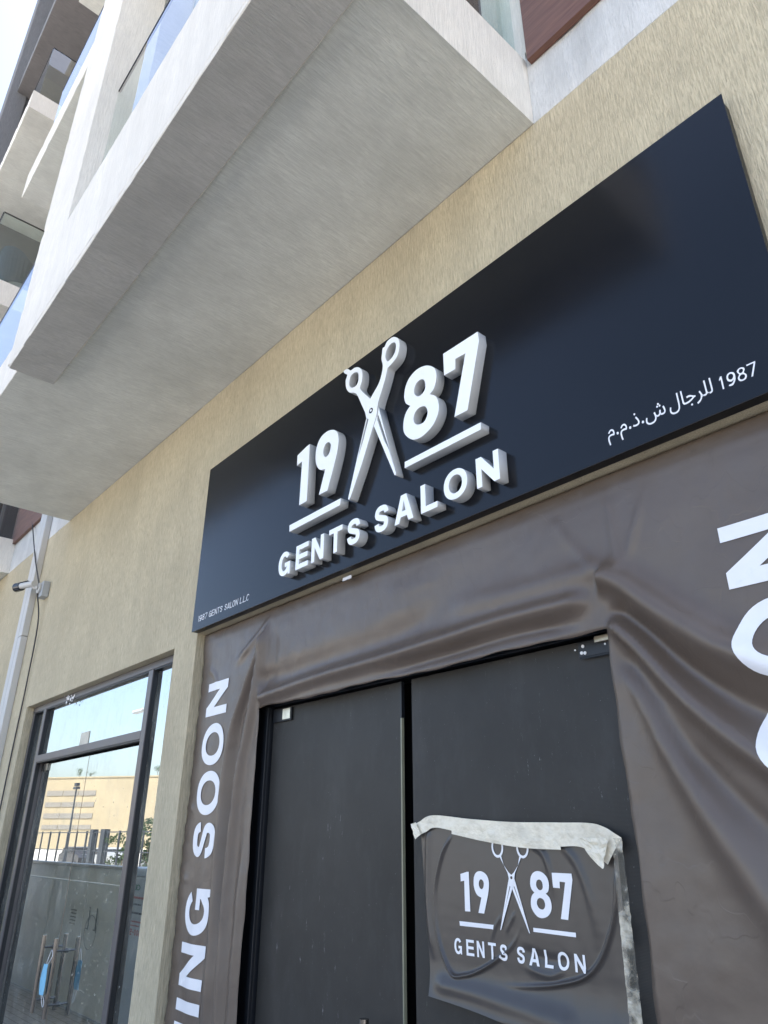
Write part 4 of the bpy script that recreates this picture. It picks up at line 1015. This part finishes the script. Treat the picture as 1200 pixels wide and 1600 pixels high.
def thin_scissor(s):
    X = lambda x: -1.619+s*(x+1.619)
    cx, cz = -1.568, 1.773
    ring = [[(X(px), pz) for px, pz in ell(cx, cz, .0245, .031, 28)], [(X(px), pz) for px, pz in ell(cx, cz, .0175, .0235, 24)][::-1]]
    blade = [(X(-1.581), 1.750), (X(-1.590), 1.722), (X(-1.608), 1.702), (X(-1.6285), 1.688), (X(-1.634), 1.672), (X(-1.676), 1.541), (X(-1.673), 1.5415), (X(-1.611), 1.672), (X(-1.604), 1.700), (X(-1.576), 1.744), (X(-1.569), 1.7440)]
    slot = [(X(-1.6275), 1.664), (X(-1.6255), 1.662), (X(-1.6535), 1.597)][::1]
    return ring, [blade, slot]
for s, lift in ((-1, .0018), (1, .0026)):
    ring, bl = thin_scissor(s)
    conform('printed_scissor', ring, PO, poster_h, PY, M_print, .012, lift)
    conform('printed_scissor', bl, PO, poster_h, PY, M_print, .012, lift+.0003)
conform('printed_pivot', [ell(-1.619, 1.687, .0045, .0045, 14)], PO, poster_h, PY, M_black, .02, .0034)
def strip(name, top, bot, n, m, y0, amp, seed, mat, parent, freq=14):
    bm = bmesh.new(); rr = []
    T_, B_ = cr(top, 8), cr(bot, 8)
    def at(L, u):
        q = u*(len(L)-1); i = min(int(q), len(L)-2); f = q-i
        return Vector((L[i][0]*(1-f)+L[i+1][0]*f, L[i][1]*(1-f)+L[i+1][1]*f))
    for i in range(n+1):
        row = []
        for k in range(m+1):
            u, v = i/n, k/m
            p = at(T_, u)*(1-v)+at(B_, u)*v
            nz = mnoise.noise(Vector((p.x*freq*2.2, p.y*freq*2, seed)))+.6*abs(mnoise.noise(Vector((p.x*freq*5, p.y*freq*5, seed+3))))
            row.append(bm.verts.new((p.x, y0-amp*(1+nz), p.y)))
        rr.append(row)
    for i in range(n):
        for k in range(m): bm.faces.new((rr[i][k], rr[i+1][k], rr[i+1][k+1], rr[i][k+1]))
    return finish(name, bm, mat, parent, smooth=False)
strip('tape_strip', [(-2.048,1.843),(-2.02,1.853),(-1.949,1.872),(-1.78,1.858),(-1.602,1.846),(-1.42,1.842),(-1.285,1.836),(-1.208,1.801)],
      [(-2.035,1.80),(-1.99,1.818),(-1.93,1.832),(-1.78,1.808),(-1.60,1.785),(-1.45,1.776),(-1.34,1.775),(-1.262,1.732)], 120, 12, .093, .0040, 1, M_tape, PO, 9)
strip('tape_strip', [(-1.86,1.822),(-1.72,1.806),(-1.56,1.792),(-1.415,1.789)], [(-1.86,1.812),(-1.72,1.79),(-1.56,1.772),(-1.415,1.768)], 50, 4, .0905, .002, 5, M_tape, PO)
strip('tape_strip', [(-1.345,1.80),(-1.29,1.80),(-1.24,1.80)], [(-1.30,1.745),(-1.268,1.722),(-1.262,1.745)], 14, 8, .082, .008, 9, M_tape, PO, 30)
strip('tape_strip', [(-2.058,1.845),(-2.03,1.85)], [(-2.034,1.795),(-2.005,1.812)], 6, 8, .088, .006, 12, M_tape, PO, 30)
strip('tape_strip', [(-1.238,1.80),(-1.245,1.6),(-1.25,1.4),(-1.255,1.25)], [(-1.207,1.80),(-1.209,1.6),(-1.212,1.4),(-1.214,1.25)], 110, 6, .0905, .003, 21, M_clear, PO, 34)

# ============================================================ WALL FITTINGS
PD = thing('cable_trunking', (-7.42, 0, 0), 'white plastic cable trunking running up the wall behind the camera', 'cable trunking')
bm = bmesh.new(); box(bm, -7.53, -7.425, -.060, -.001, .1, 4.42, bev=.004); box(bm, -7.53, -7.425, -.060, -.001, 4.425, 9, bev=.004)
finish('cover', bm, M_pvc, PD)
bm = bmesh.new(); box(bm, -7.418, -7.312, -.060, -.001, .1, 3.55, bev=.004); box(bm, -7.418, -7.312, -.060, -.001, 3.556, 9, bev=.004)
finish('cover', bm, M_pvc, PD)
CM = thing('security_camera', (-6.96, 0, 3.92), 'small white bullet security camera on a grey box beside the trunking', 'camera')
bm = bmesh.new(); box(bm, -7.03, -6.905, -.065, -.001, 3.85, 4.0, bev=.006); finish('junction_box', bm, M_pvcdk, CM)
bm = bmesh.new(); tube(bm, (-6.985, -.066, 3.94), (-6.985, -.085, 3.94), .05, seg=24); tube(bm, (-6.985, -.085, 3.94), (-7.02, -.125, 3.955), .018, seg=14)
finish('bracket', bm, M_pvc, CM)
bm = bmesh.new(); tube(bm, (-6.985, -.125, 3.975), (-7.179, -.185, 3.985), .029, seg=22)
body = finish('camera_body', bm, M_pvc, CM, smooth=False)
bm = bmesh.new(); tube(bm, (-7.18, -.180, 3.984), (-7.265, -.204, 3.9875), .040, .044, seg=24)
lens = finish('lens_hood', bm, M_black, body)
bm = bmesh.new()
q = [(-7.10,-.16,4.024),(-7.28,-.208,4.034),(-7.285,-.165,4.025),(-7.10,-.12,4.018)]
for dz in (0,): 
    a = [bm.verts.new(v) for v in q]; b_ = [bm.verts.new((v[0], v[1], v[2]+.004)) for v in q]
    bm.faces.new(a); bm.faces.new(b_[::-1])
    for i in range(4): bm.faces.new((a[i], a[(i+1) % 4], b_[(i+1) % 4], b_[i]))
finish('sun_shield', bm, M_black, body)
bm = bmesh.new()
path_tube(bm, smooth_path([(-8.5,-.02,5.62),(-8.19,-.02,5.2),(-7.98,-.03,4.95),(-7.38,-.07,4.36),(-7.12,-.075,4.10),(-7.02,-.073,3.98),(-6.995,-.073,3.88),(-6.95,-.03,3.6),(-6.97,-.015,3.04),(-6.995,-.012,2.55),(-6.985,-.015,2.02),(-6.98,-.012,1.2),(-6.98,-.012,.1)], 8), .0065)
tag(finish('hanging_cable', bm, M_cable, None, base=(-6.98, 0, 0)), 'thin dark cable looping from the camera down the wall', 'cable')

# face mask on the door handle
MK = thing('face_mask', (-5.345, .01, .91), 'pale blue surgical face mask hooked on the glass door handle', 'face mask')
M_mask = simple('pale_blue_nonwoven', (.22, .50, .68), .8, 0, .06, 60, bmp=.3, bs=90)
bm = bmesh.new(); rows = []
for k in range(15):
    v = k/14; z = .915+.163*v
    hw = .034+.016*math.sin(math.pi*min(1, v*1.15)); off = -.012*math.sin(math.pi*v)
    rows.append([bm.verts.new((-5.352+off+hw*(i/6*2-1)*1.0, .018-.010*math.cos((i/6*2-1)*1.3)-.004*abs(math.sin(i*1.57+.3)), z)) for i in range(7)])
for a, b_ in zip(rows, rows[1:]):
    for i in range(6): bm.faces.new((a[i], a[i+1], b_[i+1], b_[i]))
finish('mask_cloth', bm, M_mask, MK, smooth=True)
bm = bmesh.new(); path_tube(bm, smooth_path([(-5.33,.015,1.075),(-5.315,.03,1.12),(-5.342,.03,1.15),(-5.365,.018,1.073)], 6), .0018, 6)
path_tube(bm, smooth_path([(-5.335,.015,.92),(-5.322,.028,.875),(-5.345,.03,.852),(-5.368,.018,.917)], 6), .0018, 6)
finish('ear_loop', bm, M_print, MK)

# tub chair on the far upper balcony
CH = thing('lounge_chair', (-9.12, -.66, 8.395), 'dark round-backed lounge chair behind the far balcony glass', 'chair')
M_rat = simple('dark_wicker', (.03, .035, .042), .6, 0, .3, 40, bmp=.4, bs=60)
bm = bmesh.new(); n = 26
for layer, r in ((0, .36), (1, .325)):
    pass
ra = []
for i in range(n+1):
    a = R(-35+250*i/n); hgt = .50+.30*max(0, math.sin(a))**.7
    ra.append([bm.verts.new((-9.12+math.cos(a)*r_*(1+.06*z_), -.60-math.sin(a)*r_*-.9*-1, 8.395+z_)) for r_, z_ in ((.30,.18),(.36,hgt),(.325,hgt),(.27,.20))])
for a, b_ in zip(ra, ra[1:]):
    for i in range(4): bm.faces.new((a[i], a[(i+1) % 4], b_[(i+1) % 4], b_[i]))
bm.faces.new(ra[0]); bm.faces.new(ra[-1][::-1])
finish('backrest', bm, M_rat, CH)
bm = bmesh.new(); tube(bm, (-9.12,-.6,8.395+.20), (-9.12,-.6,8.395+.27), .275, seg=28); finish('seat_cushion', bm, M_pvc, CH)
for sx, sy in ((1,1),(1,-1),(-1,1),(-1,-1)):
    bm = bmesh.new(); tube(bm, (-9.12+sx*.2,-.6+sy*.2,8.395), (-9.12+sx*.17,-.6+sy*.17,8.60), .015, seg=8); finish('leg', bm, M_rail, CH)

# ============================================================ THE OTHER SIDE OF THE STREET (seen in the glass)
M_hoard = simple('white_site_panel', (.84, .87, .85), .6, 0, .05, 1.5)
LW = thing('site_barrier', (-13.5, -1.78, 0), 'low white panelled site barrier standing opposite the glass shopfront', 'barrier')
for k in range(9):
    x1 = -8.50-k*1.22; x0 = x1-1.214
    p = boxo('panel', M_hoard, LW, x0, x1, -1.68, -1.62, .02, 1.30, bev=.004)
    boxo('top_panel', M_hoard, LW, x0, x1, -1.675, -1.622, 1.308, 1.462, bev=.004)
bm = bmesh.new(); box(bm, -19.5, -8.48, -1.71, -1.60, 1.466, 1.50, bev=.008); finish('coping', bm, M_pvc, LW)
M_latch = simple('grey_latch_steel', (.22, .24, .24), .4, .6, .1)
for xl in (-9.46, -9.24):
    bm = bmesh.new(); path_tube(bm, [(xl-.07, -1.618, 1.045), (xl-.01, -1.60, 1.045), (xl, -1.60, .95), (xl, -1.60, .83), (xl-.10, -1.618, .83)], .007, 8)
    finish('latch_handle', bm, M_latch, LW)
for kz in range(5):
    boxo('vent_slot', M_latch, LW, -10.12, -9.94, -1.622, -1.616, .84+kz*.036, .852+kz*.036)
bm = bmesh.new(); path_tube(bm, [(-9.42+.17*math.cos(q*.2), -1.617, .80+.17*math.sin(q*.2)) for q in range(32)], .003, 6)
finish('scrawled_ring', bm, M_latch, LW)
CB = thing('utility_cabinet', (-8.12, -1.80, 0), 'pale blue street cabinet with printed notice and phone number', 'cabinet')
M_cab = simple('pale_blue_cabinet', (.52, .60, .70), .45, 0, .04, 2)
bm = bmesh.new(); box(bm, -8.40, -7.82, -2.05, -1.60, 0, 1.42, bev=.015); finish('body', bm, M_cab, CB)
bm = bmesh.new(); box(bm, -8.42, -7.80, -2.07, -1.585, 1.425, 1.505, bev=.03); finish('lid', bm, M_cab, CB)
boxo('notice_board', simple('notice_paper', (.52, .58, .66), .5), CB, -8.38, -7.85, -1.599, -1.594, .85, 1.40)
M_red = simple('red_print', (.45, .08, .10), .6); M_ink = simple('dark_print', (.08, .10, .14), .6)
for z, h_, mt, w_ in ((1.215,.020,M_red,.42), (1.155,.016,M_ink,.34), (1.075,.018,M_ink,.44), (1.00,.014,M_red,.42), (.965,.012,M_red,.30)):
    x = -8.13-w_/2
    while x < -8.13+w_/2-.01:
        wl = rnd.uniform(.012, .03)
        bm = bmesh.new(); box(bm, x, x+wl, -1.5938, -1.5930, z, z+h_)
        finish('text_mark', bm, mt, CB); x += wl+rnd.uniform(.006, .012)
x = -7.92
for ch in '800-5224':
    w_ = .04
    if ch in '8':
        cs = glyph('8', w_, .055, .011, .010)
    elif ch == '0': cs = [ell(w_/2, .0275, w_/2, .0275, 20), ell(w_/2, .0275, w_/2-.011, .0275-.010, 16)[::-1]]
    elif ch == '-': cs = [[(0.005,.022),(.03,.022),(.03,.033),(.005,.033)]]
    elif ch == '5': cs = [[(w_,.055),(0,.055),(0,.024),(w_*.7,.024),(w_*.7,.011),(0,.011),(0,0),(w_,0),(w_,.035),(w_*.3,.035),(w_*.3,.044),(w_,.044)]]
    elif ch == '2': cs = [[(0,.055),(w_,.055),(w_,.022),(w_*.3,.022),(w_*.3,.011),(w_,.011),(w_,0),(0,0),(0,.033),(w_*.7,.033),(w_*.7,.044),(0,.044)]]
    else: cs = [[(0,.055),(.012,.055),(.012,.027),(w_*.62,.027),(w_*.62,.055),(w_*.9,.055),(w_*.9,0),(w_*.62,0),(w_*.62,.016),(0,.016)]]
    bm = fill_mesh(cs, .0008, 0)
    for v in bm.verts: v.co = Vector((x-v.co.x, -1.5934+v.co.z, .885+v.co.y))
    finish('text_mark', bm, M_red, CB); x -= .052
bm = bmesh.new()
for ox in (-.035, .035):
    pts = [Vector((-8.13+ox+.045*math.cos(a), -1.592, 1.32+.022*math.sin(a))) for a in [q*math.pi/10 for q in range(21)]]
    path_tube(bm, pts, .005, 6)
finish('logo_loop', bm, simple('green_print', (.05, .22, .16), .6), CB)

M_beige = simple('sunlit_beige_wall', (.31, .26, .175), .9, 0, .10, .12)
M_louv = simple('grey_louvre', (.20, .185, .165), .7)
OB = thing('warehouse_building', (-156, -57, 0), 'long beige warehouse with rows of grey louvres across the street', 'building')
OB.rotation_euler = (0, 0, math.atan2(-14, 19))
def ob_part(name, mat, *b):
    bm = bmesh.new(); box(bm, *b)
    me = bpy.data.meshes.new(name); bmesh.ops.recalc_face_normals(bm, faces=bm.faces); bm.to_mesh(me); bm.free(); me.materials.append(mat)
    o = bpy.data.objects.new(name, me); COL.objects.link(o); o.parent = OB; return o
# local x runs along the wall; local +y faces the street.  s = 0 (louvre end) sits at local x = -12.2
L0 = -12.2
ob_part('wall', M_beige, L0-25, L0+60, -30, 0, -.3, 13.0)
ob_part('parapet', M_beige, L0-25.1, L0+60.1, -30.1, .12, 13.0, 13.25)
for z0, z1 in ((9.6, 10.57), (7.48, 8.36), (5.3, 6.26), (3.26, 4.1)):
    for s0, s1 in ((0.0, 3.6), (3.75, 7.3), (7.45, 11.2)):
        ob_part('louvre', M_louv, L0+s0, L0+s1, .005, .10, z0, z1)

def tree(name, loc, h, cr_, n, label, group=None, trunk=.12, seed=0, cmin=.35):
    r = random.Random(seed)
    T = thing(name, loc, label, 'tree', group)
    L = Vector(loc)
    bm = bmesh.new(); tube(bm, L, L+Vector((0, 0, h*.55)), trunk, trunk*.5, 8)
    for q in range(5):
        a = r.uniform(0, 6.28); p = L+Vector((0, 0, h*r.uniform(.3, .5)))
        tube(bm, p, p+Vector((math.cos(a)*cr_*.7, math.sin(a)*cr_*.7, h*.28)), trunk*.4, trunk*.12, 6)
    finish('trunk', bm, M_bark, T)
    bm = bmesh.new()
    cl = [(Vector((r.gauss(0, .42)*cr_, r.gauss(0, .42)*cr_, h*r.uniform(cmin, .92))), r.uniform(.25, .5)*cr_) for _ in range(11)]
    for _ in range(n):
        c, rr = r.choice(cl)
        d = Vector((r.gauss(0, 1), r.gauss(0, 1), r.gauss(0, 1))).normalized()*rr*r.uniform(.5, 1)**.4
        p = L+c+d; s = cr_*r.uniform(.05, .11)
        u = Vector((r.gauss(0, 1), r.gauss(0, 1), r.gauss(0, 1))).normalized(); w = u.orthogonal().normalized()
        bm.faces.new([bm.verts.new(p+u*s), bm.verts.new(p+w*s*.6), bm.verts.new(p-u*s), bm.verts.new(p-w*s*.6)])
    finish('crown', bm, M_leaf, T)
    return T
M_bark = simple('bark', (.12, .09, .06), .9); M_leaf = simple('foliage', (.07, .12, .04), .7, 0, .35, 3)
tree('roof_shrub', (-161.0, -54.0, 13.0), 1.9, .8, 500, 'dark conifer-shaped shrub on the warehouse roof edge', None, .05, 1)
tree('roof_shrub', (-158.8, -55.6, 13.0), 1.3, .6, 400, 'smaller dark shrub on the warehouse roof near the tall one', None, .05, 2)
tree('roof_shrub', (-146.6, -64.6, 13.0), 2.2, .9, 500, 'dark shrub on the warehouse roof seen in the right side light', None, .05, 3)
tree('street_tree', (-36.6, -14.6, -.3), 2.9, .95, 1500, 'young green street tree beside the lamp post in the side light', None, .05, 4)
tree('street_tree', (-40.4, -14.9, -.3), 2.5, .8, 1200, 'small green tree behind the dark gate posts', None, .05, 5)

FN = thing('railing_fence', (-46, -14, -.3), 'dark metal railing fence along the far kerb', 'fence')
M_fence = simple('dark_fence_paint', (.03, .035, .045), .5)
for z in (2.03, 1.12, .30):
    boxo('rail', M_fence, FN, -66, -30, -14.03, -13.98, z, z+.05)
x = -66
while x < -30:
    boxo('post', M_fence, FN, x-.04, x+.04, -14.05, -13.97, -.3, 2.12)
    x += 1.5
for gx, gw in ((-42.6, .42), (-41.0, .55)):
    boxo('gate_post', M_fence, FN, gx-gw/2, gx+gw/2, -14.2, -13.9, -.3, 2.2)
def lamp(loc, h, label, kind):
    T = thing('street_lamp', loc, label, 'street lamp', 'street lamps across the road')
    L = Vector(loc)
    bm = bmesh.new(); tube(bm, L, L+Vector((0, 0, h)), .075, .045, 10); finish('pole', bm, M_fence, T)
    bm = bmesh.new()
    if kind == 'flood':
        box(bm, L.x-.28, L.x+.28, L.y-.12, L.y+.12, L.z+h, L.z+h+.14); box(bm, L.x-.2, L.x+.2, L.y-.1, L.y+.1, L.z+h+.18, L.z+h+.36)
        finish('lamp_head', bm, M_fence, T)
    else:
        tube(bm, L+Vector((0, 0, h)), L+Vector((-.5, 0, h+.14)), .04, .035, 8); finish('arm', bm, M_pvcdk, T)
        bm = bmesh.new(); box(bm, L.x-1.7, L.x-.4, L.y-.16, L.y+.16, L.z+h+.06, L.z+h+.24, bev=.05); finish('lamp_head', bm, M_pvcdk, T)
lamp((-48.0, -14.6, -.3), 4.8, 'slim lamp post with twin flood heads in front of the louvres', 'flood')
lamp((-35.8, -14.6, -.3), 4.8, 'slim lamp post with twin flood heads beside the young tree', 'flood')
lamp((-38.92, -14.6, -.3), 8.4, 'tall street lamp with a single flat head against the sky', 'arm')
def car(loc, mat, label):
    T = thing('parked_car', loc, label, 'car', 'cars parked beyond the fence')
    x, y, z = loc
    prof = [(-2.2,.35),(2.2,.35),(2.25,.75),(1.9,.92),(1.1,.98),(.55,1.42),(-1.1,1.45),(-1.75,1.0),(-2.2,.92)]
    bm = bmesh.new(); a = [bm.verts.new((x+p[0], y-.85, z+p[1])) for p in prof]; b_ = [bm.verts.new((x+p[0], y+.85, z+p[1])) for p in prof]
    bm.faces.new(a); bm.faces.new(b_[::-1])
    for i in range(len(prof)): bm.faces.new((a[i], a[(i+1) % len(prof)], b_[(i+1) % len(prof)], b_[i]))
    finish('body', bm, mat, T)
    bm = bmesh.new(); box(bm, x-1.35, x+.75, y-.86, y+.86, z+1.02, z+1.36); finish('side_windows', bm, M_black, T)
    for sx in (-1.35, 1.4):
        for sy in (-1, 1):
            bm = bmesh.new(); tube(bm, (x+sx, y+sy*.70, z+.33), (x+sx, y+sy*.88, z+.33), .33, seg=20); finish('wheel', bm, M_black, T)
car((-60.5, -20, -.3), simple('dark_car_paint', (.03, .03, .035), .3), 'dark saloon car parked beyond the fence at the left')
car((-54.0, -20, -.3), simple('silver_car_paint', (.4, .41, .42), .3, .5), 'silver saloon car parked beyond the fence')
car((-47.5, -21, -.3), simple('grey_car_paint', (.16, .17, .18), .3, .3), 'grey saloon car parked behind the gate')
